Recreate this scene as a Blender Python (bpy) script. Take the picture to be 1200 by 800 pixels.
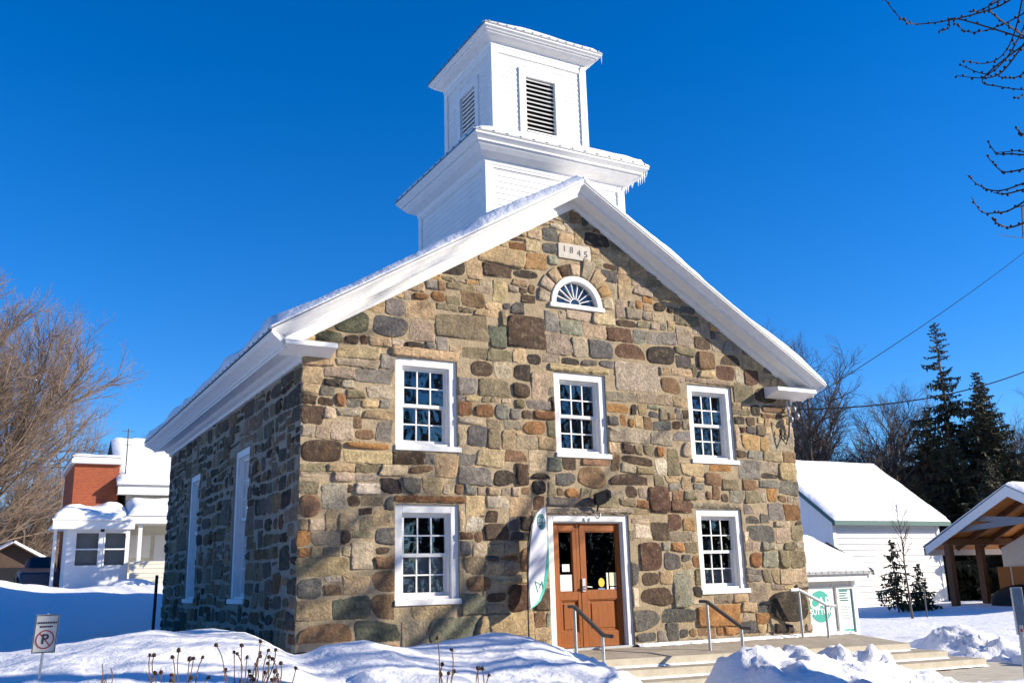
import bpy, bmesh, math, random
import numpy as np
from mathutils import Vector, Matrix
R = math.radians
for o in list(bpy.data.objects): bpy.data.objects.remove(o)
scene = bpy.context.scene
COL = scene.collection

# ------------------------------------------------------------ camera, sky, sun, exposure
cd = bpy.data.cameras.new('camera'); cam = bpy.data.objects.new('camera', cd); COL.objects.link(cam)
CAM = Vector((-4.047, -13.876, 1.596))
YAW, PIT, ROL = R(29.013), R(14.232), R(-1.588)
Fv = Vector((math.sin(YAW)*math.cos(PIT), math.cos(YAW)*math.cos(PIT), math.sin(PIT)))
rt = Vector((math.cos(YAW), -math.sin(YAW), 0)); upv = rt.cross(Fv)
Rv = math.cos(ROL)*rt + math.sin(ROL)*upv; Uv = -math.sin(ROL)*rt + math.cos(ROL)*upv
M = Matrix((Rv, Uv, -Fv)).transposed().to_4x4(); M.translation = CAM
cam.matrix_world = M
cd.sensor_width = 36; cd.lens = 36*1116.056/1200; cd.clip_start = .1; cd.clip_end = 5000
scene.camera = cam

SUN_EL, SUN_AZ = R(21.5), R(59)      # azimuth: from -y towards +x
S = Vector((math.sin(SUN_AZ)*math.cos(SUN_EL), -math.cos(SUN_AZ)*math.cos(SUN_EL), math.sin(SUN_EL)))
w = bpy.data.worlds.new('World'); scene.world = w; w.use_nodes = True
nt = w.node_tree; bg = nt.nodes['Background']
sky = nt.nodes.new('ShaderNodeTexSky'); sky.sky_type = 'NISHITA'; sky.sun_disc = False
sky.sun_elevation = SUN_EL
sky.sun_rotation = math.atan2(S.x, S.y)
sky.altitude = 300; sky.air_density = 1.0; sky.dust_density = 0.1; sky.ozone_density = 4.0
hs = nt.nodes.new('ShaderNodeHueSaturation'); hs.inputs['Saturation'].default_value = 1.34; hs.inputs['Value'].default_value = 1.0
tn = nt.nodes.new('ShaderNodeMix'); tn.data_type = 'RGBA'; tn.blend_type = 'MULTIPLY'; tn.inputs[0].default_value = 1; tn.inputs[7].default_value = (.85, 1.0, 1.28, 1)
nt.links.new(sky.outputs[0], hs.inputs['Color']); nt.links.new(hs.outputs[0], tn.inputs[6]); nt.links.new(tn.outputs[2], bg.inputs[0])
bg.inputs[1].default_value = 0.082
sl = bpy.data.lights.new('sun', 'SUN'); sl.energy = 4.7; sl.angle = R(.53); sl.color = (1, .9, .74)
so = bpy.data.objects.new('sun', sl); COL.objects.link(so); so.rotation_euler = S.to_track_quat('Z', 'Y').to_euler(); so.location = (40, -30, 40)
scene.view_settings.view_transform = 'Standard'; scene.view_settings.look = 'None'
scene.view_settings.exposure = 0.92; scene.view_settings.gamma = 1.0
scene.render.engine = 'CYCLES'
scene.cycles.max_bounces = 6; scene.cycles.transparent_max_bounces = 12

# ------------------------------------------------------------ materials
MATS = {}
def nodes(name):
    m = bpy.data.materials.new(name); m.use_nodes = True; MATS[name] = m
    t = m.node_tree; return m, t, t.nodes['Principled BSDF']
def mat(name, col, rough=.7, metal=0, spec=.4, var=0, vscale=6, bump=0, bscale=40, stretch=None, col2=None):
    m, t, b = nodes(name); N = t.nodes; L = t.links
    b.inputs['Base Color'].default_value = (*col, 1); b.inputs['Roughness'].default_value = rough
    b.inputs['Metallic'].default_value = metal; b.inputs['Specular IOR Level'].default_value = spec
    tc = N.new('ShaderNodeTexCoord'); mp = N.new('ShaderNodeMapping'); L.new(tc.outputs['Object'], mp.inputs[0])
    if stretch: mp.inputs['Scale'].default_value = stretch
    if var or col2:
        n = N.new('ShaderNodeTexNoise'); n.inputs['Scale'].default_value = vscale; n.inputs['Detail'].default_value = 5
        n.inputs['Roughness'].default_value = .65
        L.new(mp.outputs[0], n.inputs['Vector'])
        r = N.new('ShaderNodeMapRange'); r.inputs[1].default_value = .3; r.inputs[2].default_value = .7
        L.new(n.outputs['Fac'], r.inputs[0])
        mx = N.new('ShaderNodeMix'); mx.data_type = 'RGBA'; L.new(r.outputs[0], mx.inputs[0])
        c2 = col2 or tuple(min(1, c*(1+var)) for c in col); c1 = col if col2 else tuple(c*(1-var) for c in col)
        mx.inputs[6].default_value = (*c1, 1); mx.inputs[7].default_value = (*c2, 1)
        L.new(mx.outputs[2], b.inputs['Base Color'])
    if bump:
        n = N.new('ShaderNodeTexNoise'); n.inputs['Scale'].default_value = bscale; n.inputs['Detail'].default_value = 6
        L.new(mp.outputs[0], n.inputs['Vector'])
        bp = N.new('ShaderNodeBump'); bp.inputs['Strength'].default_value = bump; bp.inputs['Distance'].default_value = .02
        L.new(n.outputs['Fac'], bp.inputs['Height']); L.new(bp.outputs[0], b.inputs['Normal'])
    return m
def stone_mat():
    m, t, b = nodes('fieldstone'); N = t.nodes; L = t.links
    at = N.new('ShaderNodeAttribute'); at.attribute_name = 'tint'
    tc = N.new('ShaderNodeTexCoord')
    def noise(s, d=6, r=.65):
        n = N.new('ShaderNodeTexNoise'); n.inputs['Scale'].default_value = s; n.inputs['Detail'].default_value = d; n.inputs['Roughness'].default_value = r
        L.new(tc.outputs['Object'], n.inputs['Vector']); return n
    n1 = noise(5); n2 = noise(22, 8, .75); n3 = noise(70, 4, .7)
    def rng(n, lo, hi, a=.28, c=.72):
        r = N.new('ShaderNodeMapRange'); r.inputs[1].default_value = a; r.inputs[2].default_value = c
        r.inputs[3].default_value = lo; r.inputs[4].default_value = hi; L.new(n.outputs['Fac'], r.inputs[0]); return r
    def mul(a, c):
        k = N.new('ShaderNodeMath'); k.operation = 'MULTIPLY'; L.new(a.outputs[0], k.inputs[0]); L.new(c.outputs[0], k.inputs[1]); return k
    v = mul(mul(rng(n1, .62, 1.38), rng(n2, .48, 1.52)), rng(n3, .72, 1.28))
    vm = N.new('ShaderNodeVectorMath'); vm.operation = 'SCALE'; L.new(at.outputs['Color'], vm.inputs[0]); L.new(v.outputs[0], vm.inputs['Scale'])
    # lichen / lime smears
    n4 = noise(9, 7, .7); mx = N.new('ShaderNodeMix'); mx.data_type = 'RGBA'
    r4 = rng(n4, 0, .5, .54, .74); L.new(r4.outputs[0], mx.inputs[0]); L.new(vm.outputs[0], mx.inputs[6]); mx.inputs[7].default_value = (.4, .31, .19, 1)
    n5 = noise(3.5, 6, .7); mx2 = N.new('ShaderNodeMix'); mx2.data_type = 'RGBA'
    r5 = rng(n5, 0, .35, .55, .75); L.new(r5.outputs[0], mx2.inputs[0]); L.new(mx.outputs[2], mx2.inputs[6]); mx2.inputs[7].default_value = (.33, .19, .075, 1)
    n6 = noise(14, 6, .7); sm = N.new('ShaderNodeMath'); sm.operation = 'ADD'; L.new(at.outputs['Alpha'], sm.inputs[0])
    r6 = rng(n6, -.75, .75, .25, .75); L.new(r6.outputs[0], sm.inputs[1])
    r7 = N.new('ShaderNodeMapRange'); r7.interpolation_type = 'SMOOTHSTEP'; r7.inputs[1].default_value = .62; r7.inputs[2].default_value = .95; L.new(sm.outputs[0], r7.inputs[0])
    n7 = noise(8, 6, .7); mo = N.new('ShaderNodeMix'); mo.data_type = 'RGBA'; L.new(n7.outputs['Fac'], mo.inputs[0]); mo.inputs[6].default_value = (.26, .20, .125, 1); mo.inputs[7].default_value = (.46, .365, .25, 1)
    mx3 = N.new('ShaderNodeMix'); mx3.data_type = 'RGBA'; L.new(r7.outputs[0], mx3.inputs[0]); L.new(mx2.outputs[2], mx3.inputs[6]); L.new(mo.outputs[2], mx3.inputs[7])
    L.new(mx3.outputs[2], b.inputs['Base Color'])
    b.inputs['Roughness'].default_value = .9; b.inputs['Specular IOR Level'].default_value = .25
    ad = N.new('ShaderNodeMath'); ad.operation = 'ADD'; L.new(n2.outputs['Fac'], ad.inputs[0]); L.new(n1.outputs['Fac'], ad.inputs[1])
    bp = N.new('ShaderNodeBump'); bp.inputs['Strength'].default_value = .9; bp.inputs['Distance'].default_value = .035
    L.new(ad.outputs[0], bp.inputs['Height']); L.new(bp.outputs[0], b.inputs['Normal'])
    return m
def snow_mat():
    m, t, b = nodes('snow'); N = t.nodes; L = t.links
    b.inputs['Base Color'].default_value = (.83, .83, .84, 1); b.inputs['Roughness'].default_value = .75; b.inputs['Specular IOR Level'].default_value = .25
    tc = N.new('ShaderNodeTexCoord'); acc = None
    for s, k in ((2.2, .6), (9, .22), (40, .028)):
        n = N.new('ShaderNodeTexNoise'); n.inputs['Scale'].default_value = s; n.inputs['Detail'].default_value = 6; n.inputs['Roughness'].default_value = .6
        L.new(tc.outputs['Object'], n.inputs['Vector'])
        mu = N.new('ShaderNodeMath'); mu.operation = 'MULTIPLY'; mu.inputs[1].default_value = k; L.new(n.outputs['Fac'], mu.inputs[0])
        if acc is None: acc = mu
        else:
            ad = N.new('ShaderNodeMath'); ad.operation = 'ADD'; L.new(acc.outputs[0], ad.inputs[0]); L.new(mu.outputs[0], ad.inputs[1]); acc = ad
    bp = N.new('ShaderNodeBump'); bp.inputs['Strength'].default_value = .6; bp.inputs['Distance'].default_value = .14
    L.new(acc.outputs[0], bp.inputs['Height']); L.new(bp.outputs[0], b.inputs['Normal'])
    return m
def glass_mat(name, tint=(.8, .85, .9), refl=.12):
    m, t, b = nodes(name); N = t.nodes; L = t.links
    N.remove(b); out = N['Material Output']
    tr = N.new('ShaderNodeBsdfTransparent'); tr.inputs[0].default_value = (*tint, 1)
    gl = N.new('ShaderNodeBsdfGlossy'); gl.inputs['Roughness'].default_value = .03; gl.inputs[0].default_value = (.88, .86, .84, 1)
    fr = N.new('ShaderNodeFresnel'); fr.inputs[0].default_value = 1.5
    ad = N.new('ShaderNodeMath'); ad.operation = 'ADD'; ad.inputs[1].default_value = refl; L.new(fr.outputs[0], ad.inputs[0])
    tc = N.new('ShaderNodeTexCoord'); n = N.new('ShaderNodeTexNoise'); n.inputs['Scale'].default_value = 2.5; L.new(tc.outputs['Object'], n.inputs['Vector'])
    bp = N.new('ShaderNodeBump'); bp.inputs['Strength'].default_value = .5; bp.inputs['Distance'].default_value = .02
    L.new(n.outputs['Fac'], bp.inputs['Height']); L.new(bp.outputs[0], gl.inputs['Normal'])
    mx = N.new('ShaderNodeMixShader'); L.new(ad.outputs[0], mx.inputs[0]); L.new(tr.outputs[0], mx.inputs[1]); L.new(gl.outputs[0], mx.inputs[2])
    L.new(mx.outputs[0], out.inputs[0]); return m
def brick_mat():
    m, t, b = nodes('red_brick'); N = t.nodes; L = t.links
    br = N.new('ShaderNodeTexBrick'); tc = N.new('ShaderNodeTexCoord'); mp = N.new('ShaderNodeMapping')
    mp.inputs['Rotation'].default_value = (R(90), 0, 0); L.new(tc.outputs['Object'], mp.inputs[0]); L.new(mp.outputs[0], br.inputs['Vector'])
    br.inputs['Scale'].default_value = 4.2; br.inputs['Color1'].default_value = (.34, .064, .014, 1); br.inputs['Color2'].default_value = (.26, .045, .012, 1)
    br.inputs['Mortar'].default_value = (.26, .15, .10, 1); br.inputs['Mortar Size'].default_value = .018
    L.new(br.outputs[0], b.inputs['Base Color']); b.inputs['Roughness'].default_value = .9; return m
stone_mat(); snow_mat(); glass_mat('window_glass', (.8, .84, .88), .11); glass_mat('door_glass', (.5, .52, .55), .03); brick_mat()
mat('mortar', (.34, .265, .17), .95, var=.3, vscale=7, bump=.7, bscale=25, spec=.2)
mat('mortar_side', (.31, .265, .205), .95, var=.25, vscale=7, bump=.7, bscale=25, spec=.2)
mat('white_paint', (.75, .74, .72), .55, var=.06, vscale=7, bump=.06, bscale=60)
mat('white_siding', (.74, .73, .705), .6, var=.05, vscale=2.5)
mat('aged_white', (.74, .73, .7), .6, var=.07, vscale=9, bump=.1, bscale=50)
mat('metal_roof', (.25, .26, .27), .5, metal=.6)
mat('door_wood', (.27, .072, .004), .45, var=.3, vscale=9, bump=.12, bscale=30, stretch=(7, 7, .6))
mat('dark_seal', (.05, .03, .02), .6)
mat('concrete', (.33, .285, .22), .9, var=.22, vscale=3, bump=.35, bscale=60)
mat('concrete_riser', (.5, .45, .35), .9, var=.15, vscale=4, bump=.35, bscale=60)
mat('galvanized', (.5, .52, .53), .42, metal=.75, var=.12, vscale=30)
mat('dark_rail', (.1, .105, .11), .45, metal=.5)
mat('black_paint', (.012, .012, .013), .5)
mat('interior', (.03, .03, .032), .95, spec=.1)
mat('curtain', (.34, .34, .33), .9, var=.15, vscale=20, stretch=(4, 4, .5))
mat('blind', (.5, .49, .46), .85, var=.08, vscale=3)
mat('louvre_white', (.72, .71, .68), .6)
mat('date_marble', (.52, .47, .40), .8, var=.15, vscale=14, bump=.2)
mat('paper', (.8, .79, .75), .8, var=.05, vscale=20)
mat('paper_cream', (.72, .66, .45), .8, var=.12, vscale=20)
mat('yellow_sticker', (.75, .5, .03), .5)
mat('blue_sticker', (.12, .24, .5), .5)
mat('teal', (.02, .36, .29), .5)
mat('teal_dark', (.015, .15, .15), .6)
mat('flag_cloth', (.62, .62, .68), .75, var=.05, vscale=3)
mat('plate_shaded', (.48, .48, .46), .6, var=.1, vscale=20)  # white plate; the shade it stands in is put into the colour
mat('sign_white', (.82, .82, .8), .5)
mat('ink', (.03, .03, .05), .6)
mat('ink_red', (.3, .03, .05), .6)
mat('green_trim', (.03, .11, .1), .5)
mat('grey_gable', (.7, .71, .73), .65, var=.04, vscale=3)
mat('cedar', (.42, .16, .035), .6, var=.3, vscale=6, stretch=(.6, 5, 5))
mat('cedar_dark', (.13, .055, .02), .65, var=.3, vscale=6, stretch=(5, 5, .6))
mat('grey_timber', (.2, .21, .23), .6)
mat('dark_cover', (.02, .02, .022), .8)
mat('cream_siding', (.66, .62, .52), .65, var=.05, vscale=3)
mat('bark', (.13, .1, .08), .95, var=.35, vscale=8, bump=.5, bscale=20)
mat('twig', (.12, .082, .06), .95, var=.3, vscale=.8)
mat('twig_gold', (.25, .18, .13), .95, var=.4, vscale=.7)
mat('twig_grey', (.15, .135, .13), .95, var=.2, vscale=.8)
mat('larch_twig', (.05, .035, .03), .9)
mat('needles', (.025, .036, .017), .8, col2=(.075, .058, .026), vscale=1.2)
mat('needles_near', (.02, .035, .018), .8, col2=(.045, .05, .02), vscale=3)
mat('seed_head', (.045, .022, .015), .95, bump=.5, bscale=200)
mat('dry_stem', (.13, .075, .045), .9)
mat('ice', (.75, .82, .88), .12, spec=.6)
mat('car_blue', (.03, .05, .09), .25, spec=.6)
mat('tyre', (.015, .015, .015), .8)
mat('yellow_plastic', (.65, .32, .02), .5)
mat('shed_brown', (.08, .05, .035), .8, var=.2, vscale=3)
mat('insulator', (.25, .26, .28), .4, metal=.3)
mat('wire_black', (.008, .008, .008), .9, spec=.05)

# ------------------------------------------------------------ mesh builder
class MB:
    def __init__(s): s.v = []; s.f = []; s.c = []; s.cur = None; s.mi = []; s.m = 0
    def add(s, vs, fs):
        b = len(s.v); s.v += [tuple(p) for p in vs]; s.f += [tuple(b+i for i in f) for f in fs]
        s.mi += [s.m]*len(fs)
        s.c += [s.cur]*len(vs); return s
    def box(s, x0, x1, y0, y1, z0, z1):
        return s.add([(x, y, z) for z in (z0, z1) for y in (y0, y1) for x in (x0, x1)],
              [(0,2,3,1),(4,5,7,6),(0,1,5,4),(2,6,7,3),(0,4,6,2),(1,3,7,5)])
    def obox(s, c, ax, ay, az):                   # centre and three half vectors
        c, ax, ay, az = map(Vector, (c, ax, ay, az))
        return s.add([c+i*ax+j*ay+k*az for k in (-1,1) for j in (-1,1) for i in (-1,1)],
              [(0,2,3,1),(4,5,7,6),(0,1,5,4),(2,6,7,3),(0,4,6,2),(1,3,7,5)])
    def bar(s, a, b, w, h=None, up=(0,0,1)):
        a, b = Vector(a), Vector(b); d = (b-a); L = d.length; d /= L; up = Vector(up)
        sx = d.cross(up); sx = sx.normalized() if sx.length > 1e-4 else Vector((1,0,0)); u = sx.cross(d)
        return s.obox((a+b)/2, d*L/2, sx*w/2, u*(h or w)/2)
    def tube(s, pts, rad, n=6, cap=True):
        pts = [Vector(p) for p in pts]; k = len(pts)
        if not hasattr(rad, '__len__'): rad = [rad]*k
        vs = []; t0 = (pts[1]-pts[0]).normalized()
        a = t0.orthogonal().normalized()
        for i, p in enumerate(pts):
            t = (pts[min(i+1,k-1)]-pts[max(i-1,0)]).normalized()
            a = (a - t*a.dot(t)); a = a.normalized() if a.length > 1e-5 else t.orthogonal().normalized()
            b = t.cross(a)
            vs += [p+rad[i]*(math.cos(2*math.pi*j/n)*a+math.sin(2*math.pi*j/n)*b) for j in range(n)]
        fs = [(i*n+j, i*n+(j+1)%n, (i+1)*n+(j+1)%n, (i+1)*n+j) for i in range(k-1) for j in range(n)]
        if cap: fs += [tuple(range(n))[::-1], tuple(range((k-1)*n, k*n))]
        return s.add(vs, fs)
    def prism(s, poly, d):                         # planar polygon (3d points) pushed along d
        n = len(poly); d = Vector(d); vs = [Vector(p) for p in poly]
        return s.add(vs+[p+d for p in vs], [tuple(range(n))[::-1], tuple(range(n, 2*n))]+[(i, (i+1)%n, n+(i+1)%n, n+i) for i in range(n)])
    def strip(s, A, B):                            # quads between two polylines
        n = len(A); return s.add(list(A)+list(B), [(i, i+1, n+i+1, n+i) for i in range(n-1)])
    def ball(s, c, r, seg=8, ring=6, sq=1):
        c = Vector(c); vs = [c+Vector((0,0,r*sq))]
        for i in range(1, ring):
            th = math.pi*i/ring
            vs += [c+Vector((r*math.sin(th)*math.cos(2*math.pi*j/seg), r*math.sin(th)*math.sin(2*math.pi*j/seg), r*sq*math.cos(th))) for j in range(seg)]
        vs.append(c-Vector((0,0,r*sq))); fs = [(0, 1+j, 1+(j+1)%seg) for j in range(seg)]
        for i in range(ring-2):
            fs += [(1+i*seg+j, 1+(i+1)*seg+j, 1+(i+1)*seg+(j+1)%seg, 1+i*seg+(j+1)%seg) for j in range(seg)]
        l = len(vs)-1; fs += [(l, l-seg+(j+1)%seg, l-seg+j) for j in range(seg)]
        return s.add(vs, fs)
    def mesh(s, name, mats, smooth=False, fix=True):
        me = bpy.data.meshes.new(name); me.from_pydata(s.v, [], s.f)
        for m in ([mats] if isinstance(mats, str) else mats): me.materials.append(MATS[m])
        if any(s.mi): me.polygons.foreach_set('material_index', s.mi)
        if any(c is not None for c in s.c):
            at = me.attributes.new('tint', 'FLOAT_COLOR', 'POINT')
            at.data.foreach_set('color', np.array([(c if c and len(c) == 4 else (*(c or (.3,.3,.3)), 1)) for c in s.c], dtype=np.float32).ravel())
        if fix and len(s.f) < 60000:
            bm = bmesh.new(); bm.from_mesh(me); bmesh.ops.recalc_face_normals(bm, faces=bm.faces); bm.to_mesh(me); bm.free()
        if smooth: me.polygons.foreach_set('use_smooth', [True]*len(me.polygons))
        me.update(); return me
    def build(s, name, mats, parent=None, smooth=False, fix=True, bevel=0):
        o = bpy.data.objects.new(name, s.mesh(name, mats, smooth, fix)); COL.objects.link(o)
        if parent: o.parent = parent
        if bevel:
            b = o.modifiers.new('edge', 'BEVEL'); b.width = bevel; b.segments = 2; b.limit_method = 'ANGLE'
        return o
def tag(o, label=None, cat=None, group=None, kind=None):
    if label: o['label'] = label
    if cat: o['category'] = cat
    if group: o['group'] = group
    if kind: o['kind'] = kind
    return o
def thing(name, label, cat, group=None, loc=(0,0,0)):
    o = bpy.data.objects.new(name, None); COL.objects.link(o); o.location = loc; o.empty_display_size = .3
    return tag(o, label, cat, group)
def dup(root, loc, rz=0, sc=1, label=None, group=None):
    r = root.copy(); COL.objects.link(r); r.location = loc; r.rotation_euler = (0,0,rz); r.scale = (sc,)*3
    if label: r['label'] = label
    if group: r['group'] = group
    for ch in root.children:
        c = ch.copy(); COL.objects.link(c); c.parent = r
        for g in ch.children:
            d = g.copy(); COL.objects.link(d); d.parent = c
    return r
def text_part(name, txt, size, org, right, up, material, parent, depth=.002, bold=.0):
    cu = bpy.data.curves.new(name, 'FONT'); cu.body = txt; cu.size = size; cu.extrude = depth; cu.offset = bold
    cu.align_x = 'CENTER'; cu.align_y = 'CENTER'
    tmp = bpy.data.objects.new(name+'_tmp', cu); COL.objects.link(tmp)
    me = bpy.data.meshes.new_from_object(tmp.evaluated_get(bpy.context.evaluated_depsgraph_get()))
    bpy.data.objects.remove(tmp)
    r, u = Vector(right).normalized(), Vector(up).normalized(); n = r.cross(u)
    m = Matrix((r, u, n)).transposed().to_4x4(); m.translation = Vector(org); me.transform(m)
    me.materials.clear(); me.materials.append(MATS[material])
    o = bpy.data.objects.new(name, me); COL.objects.link(o)
    if parent: o.parent = parent
    return o
rnd = random.Random(11)
# value noise for the terrain
def vnoise(x, y, seed=0):
    xi = np.floor(x).astype(np.int64); yi = np.floor(y).astype(np.int64); fx = x-xi; fy = y-yi
    fx = fx*fx*(3-2*fx); fy = fy*fy*(3-2*fy)
    def h(a, b):
        n = (a*374761393 + b*668265263 + seed*974711) & 0xffffffff
        n = ((n ^ (n >> 13))*1274126177) & 0xffffffff
        return ((n ^ (n >> 16)) & 0xffff)/65535.0
    return (h(xi,yi)*(1-fx)+h(xi+1,yi)*fx)*(1-fy)+(h(xi,yi+1)*(1-fx)+h(xi+1,yi+1)*fx)*fy - .5
def fbm(x, y, sc, oct=4, seed=0):
    t = 0; a = 1
    for i in range(oct):
        t = t+a*vnoise(x*sc+17.3*i, y*sc-9.1*i, seed+i); sc *= 2.03; a *= .5
    return t
def sst(a, b, x):
    t = np.clip((x-a)/(b-a), 0, 1); return t*t*(3-2*t)

# ------------------------------------------------------------ snow-covered ground
def H(x, y):
    x = np.asarray(x, float); y = np.asarray(y, float)
    q_ = sst(11, 14, y); L = (1-sst(-2.2, 2.2, x))*(1-q_)+(1-sst(6, 16, x))*q_
    left = .60+.022*np.clip(y, 0, 12)
    left = left+(1.0+.5*sst(-1.2, -4.5, x))*sst(11.5, 20.5, y)*(1-.55*sst(21.3, 25, y)*sst(0, -3, x))
    left = left*sst(-14, -4, y)+.12*(1-sst(-14, -4, y))
    dr = sst(.9, 4.0, x-10)
    right = .40*(1-dr)*sst(-1.6, .2, y)-.06*dr*(1-sst(14, 30, x))+.22*sst(18, 34, x)
    right = np.where(y < -1.4, np.minimum(right, -.16-.3*sst(6.5, 8.5, x)), right)
    right = np.where(x < 10, np.minimum(right, .1-.2*sst(0, -3, y)), right)
    z = left*L+right*(1-L)
    def smax(a, b, k=.06):
        m = np.maximum(a, b); return m+k*np.exp(-np.abs(a-b)/k)*.5-.0
    # long drift left of the church corner
    zr = np.interp(x, [-12, -6, -3.7, -2.9, -2.1, -1.0, -.75, -.5, -.3, 0.1, 1.5], [.86, .9, .95, 1.03, 1.12, 1.11, .98, .82, .68, .35, -.6])
    g = np.where(y > -.5, np.exp(-((y+.5)/1.7)**2), np.exp(-((y+.5)/5.0)**2))
    z = smax(z, zr*g)
    # bank thrown beside the steps
    zr = np.interp(x, [-3, -1.4, -.9, -.6, -.25, .2, .76, 1.23, 1.6, 2.04, 2.49, 3.02, 3.56, 3.9, 4.4], [.5, .62, .70, .80, .90, .93, .83, .86, .93, .95, .86, .66, .38, .16, -.3])
    g = np.where(y > -2.1, np.exp(-((y+2.1)/1.15)**2), np.exp(-((y+2.1)/(3.6-2.2*sst(2.2, 3.8, x)))**2))
    z = smax(z, zr*g)
    # bank in front of the steps, right
    zr = np.interp(x, [4.75, 4.9, 5.05, 5.57, 6.22, 7.06, 7.95, 8.5, 8.95, 9.7, 12], [-.4, .2, .42, .5, .55, .46, .38, .2, .06, -.2, -.4])
    g = np.where(y > -3.15, np.exp(-((y+3.15)/.62)**2), np.exp(-((y+3.15)/(2.4-1.2*sst(6, 7.5, x)))**2))
    z = np.where(x > 4.75, smax(z, (zr+.4)*g-.4), z)
    # bank beyond the cleared walk
    xf = np.interp(y, [-9, -2.8, -.4, 1], [11.0, 12.1, 12.85, 13.1]); d_ = x-xf
    bk = (.30+.09*np.sin(y*1.9+x))*sst(-.05, .75, d_)*(1-sst(1.1, 3.2, d_))*sst(-11, -8, y)*(1-sst(-.1, 1.5, y))
    z = np.where(x > 10, z+bk, z)
    # rough, dug snow
    ro = np.clip(np.exp(-((y+3.2)/1.7)**2)*sst(2.2, 3.0, x)*(1-sst(3.3, 3.7, x)*(1-sst(4.9, 5.2, x)))*(1-sst(8.2, 9.3, x)) + sst(.1, .6, d_)*(1-sst(1.6, 3.2, d_))*sst(10, 11, x)*(1-sst(-.1, 1.2, y))*1.1 + .5*np.exp(-((y+6)/2.5)**2)*(1-sst(2, 5, x)), 0, 1)
    wx_ = x+.25*fbm(x, y, 1.7, 2, 31); wy_ = y+.25*fbm(x, y, 1.7, 2, 37)
    n = np.abs(fbm(wx_*.8+wy_*.6, wy_*.8-wx_*.6, 1.6, 2, 5))*.36+np.abs(fbm(wx_*.6-wy_*.8, wx_*.8+wy_*.6, 4.5, 3, 15))*.24-.10
    z = z+ro*n+fbm(x, y, .35, 3, 1)*.10*sst(0, 8, np.abs(y+1)+np.abs(x)*.1)+fbm(x, y, 1.3, 4, 2)*.07+fbm(x, y, 5.5, 3, 23)*.022*(1-sst(14, 20, np.hypot(x+4, y+13.9)))+fbm(x, y, .22, 3, 4)*.22*sst(9, 15, y)
    far = np.hypot(x-5, y)
    z = z+fbm(x, y, .05, 3, 9)*.5*sst(40, 90, far)
    # scoop beside the stone walls, cleared landing, steps and walk
    clear = sst(3.2, 3.6, x)*(1-sst(11.35, 11.6, x))*sst(-2.75, -2.45, y)*(1-sst(-.02, .02, y))
    z = z*(1-clear)+np.minimum(z, np.where(y > -1.5, .2, -.16))*clear
    xl = np.interp(y, [-9, -5, -3], [9.2, 9.7, 9.9])
    wk = sst(-.15, .1, x-xl)*(1-sst(-.1, .05, d_))*(1-sst(-.3, .0, y))*sst(-9.8, -9.2, y)
    z = z*(1-wk)+np.minimum(z, -.16)*wk
    z = z+(np.minimum(z, .02)-z)*(1-sst(-9.7, -8.9, y))
    ins = (x > .3)*(x < 9.7)*(y > .3)*(y < 11)
    return np.where(ins, np.minimum(z, .3), z)
def axis(lo, hi, step, far, g=1.13):
    a = list(np.arange(lo, hi+1e-6, step)); s = step
    while a[-1] < far: s *= g; a.append(a[-1]+s)
    b = []; s = step; p = lo
    while p > -far: s *= g; p -= s; b.append(p)
    return np.array(b[::-1]+a)
gx = axis(-7, 15.5, .085, 900); gy = axis(-9.5, 3, .085, 900)
X, Y = np.meshgrid(gx, gy); Z = H(X, Y)
me = bpy.data.meshes.new('snow_ground'); nx, ny = len(gx), len(gy)
vv = np.stack([X, Y, Z], -1).reshape(-1, 3)
ii = (np.arange(ny-1)[:, None]*nx+np.arange(nx-1)[None, :]).ravel()
ff = np.stack([ii, ii+1, ii+nx+1, ii+nx], -1)
me.from_pydata(vv.tolist(), [], ff.tolist()); me.materials.append(MATS['snow'])
me.polygons.foreach_set('use_smooth', [True]*len(me.polygons))
rb = MB(); rb.add([(-300, -25, .06), (300, -25, .06), (300, -9.6, .06), (-300, -9.6, .06)], [(0, 1, 2, 3)])
mat('asphalt', (.07, .07, .072), .9, var=.35, vscale=1.5)
tag(rb.build('road', 'asphalt', fix=False), kind='structure')
ground = bpy.data.objects.new('snow_ground', me); COL.objects.link(ground); tag(ground, kind='structure')
def hz(x, y): return float(H(np.array([x]), np.array([y]))[0])

# ------------------------------------------------------------ concrete landing, steps, walk
st = thing('concrete_steps', 'tan concrete landing with steps wrapping round it in front of the wooden door', 'steps')
def slab(mb, c, low):
    (a, b, c_, d) = c; mb.m = 0
    mb.add([a, b, c_, d], [(0, 1, 2, 3)])
    lows = [(p[0], p[1], p[2]-low) for p in c]; vs = list(c)+lows
    mb.m = 1; mb.add(vs, [(i, (i+1) % 4, 4+(i+1) % 4, 4+i) for i in range(4)])
for k in range(3):
    d = .42*k; mb = MB(); dz = .135*k
    x1 = 11.0+.46*k; y0 = -1.38-d
    zl, zr_ = .47-dz, .345-dz
    slab(mb, [(3.3, y0, zl), (x1, y0, zr_), (x1, .02 if k == 0 else .3-.1*k, .485-dz if k == 0 else .36-dz), (3.3, .02 if k == 0 else -.2, .505-dz)], .30)
    mb.m = 1
    o = mb.build('landing' if k == 0 else 'step', ['concrete', 'concrete_riser'], st, bevel=.012)
mb = MB(); mb.add([(9.2, -9.6, -.06), (11.4, -9.6, -.06), (12.5, -2.8, -.062), (13.2, -.2, -.06), (11.3, .1, -.06), (9.5, -1.5, -.06)], [(0, 1, 2, 3, 4, 5)])
tag(mb.build('concrete_walk', 'concrete_riser', fix=False), kind='structure')
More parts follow.
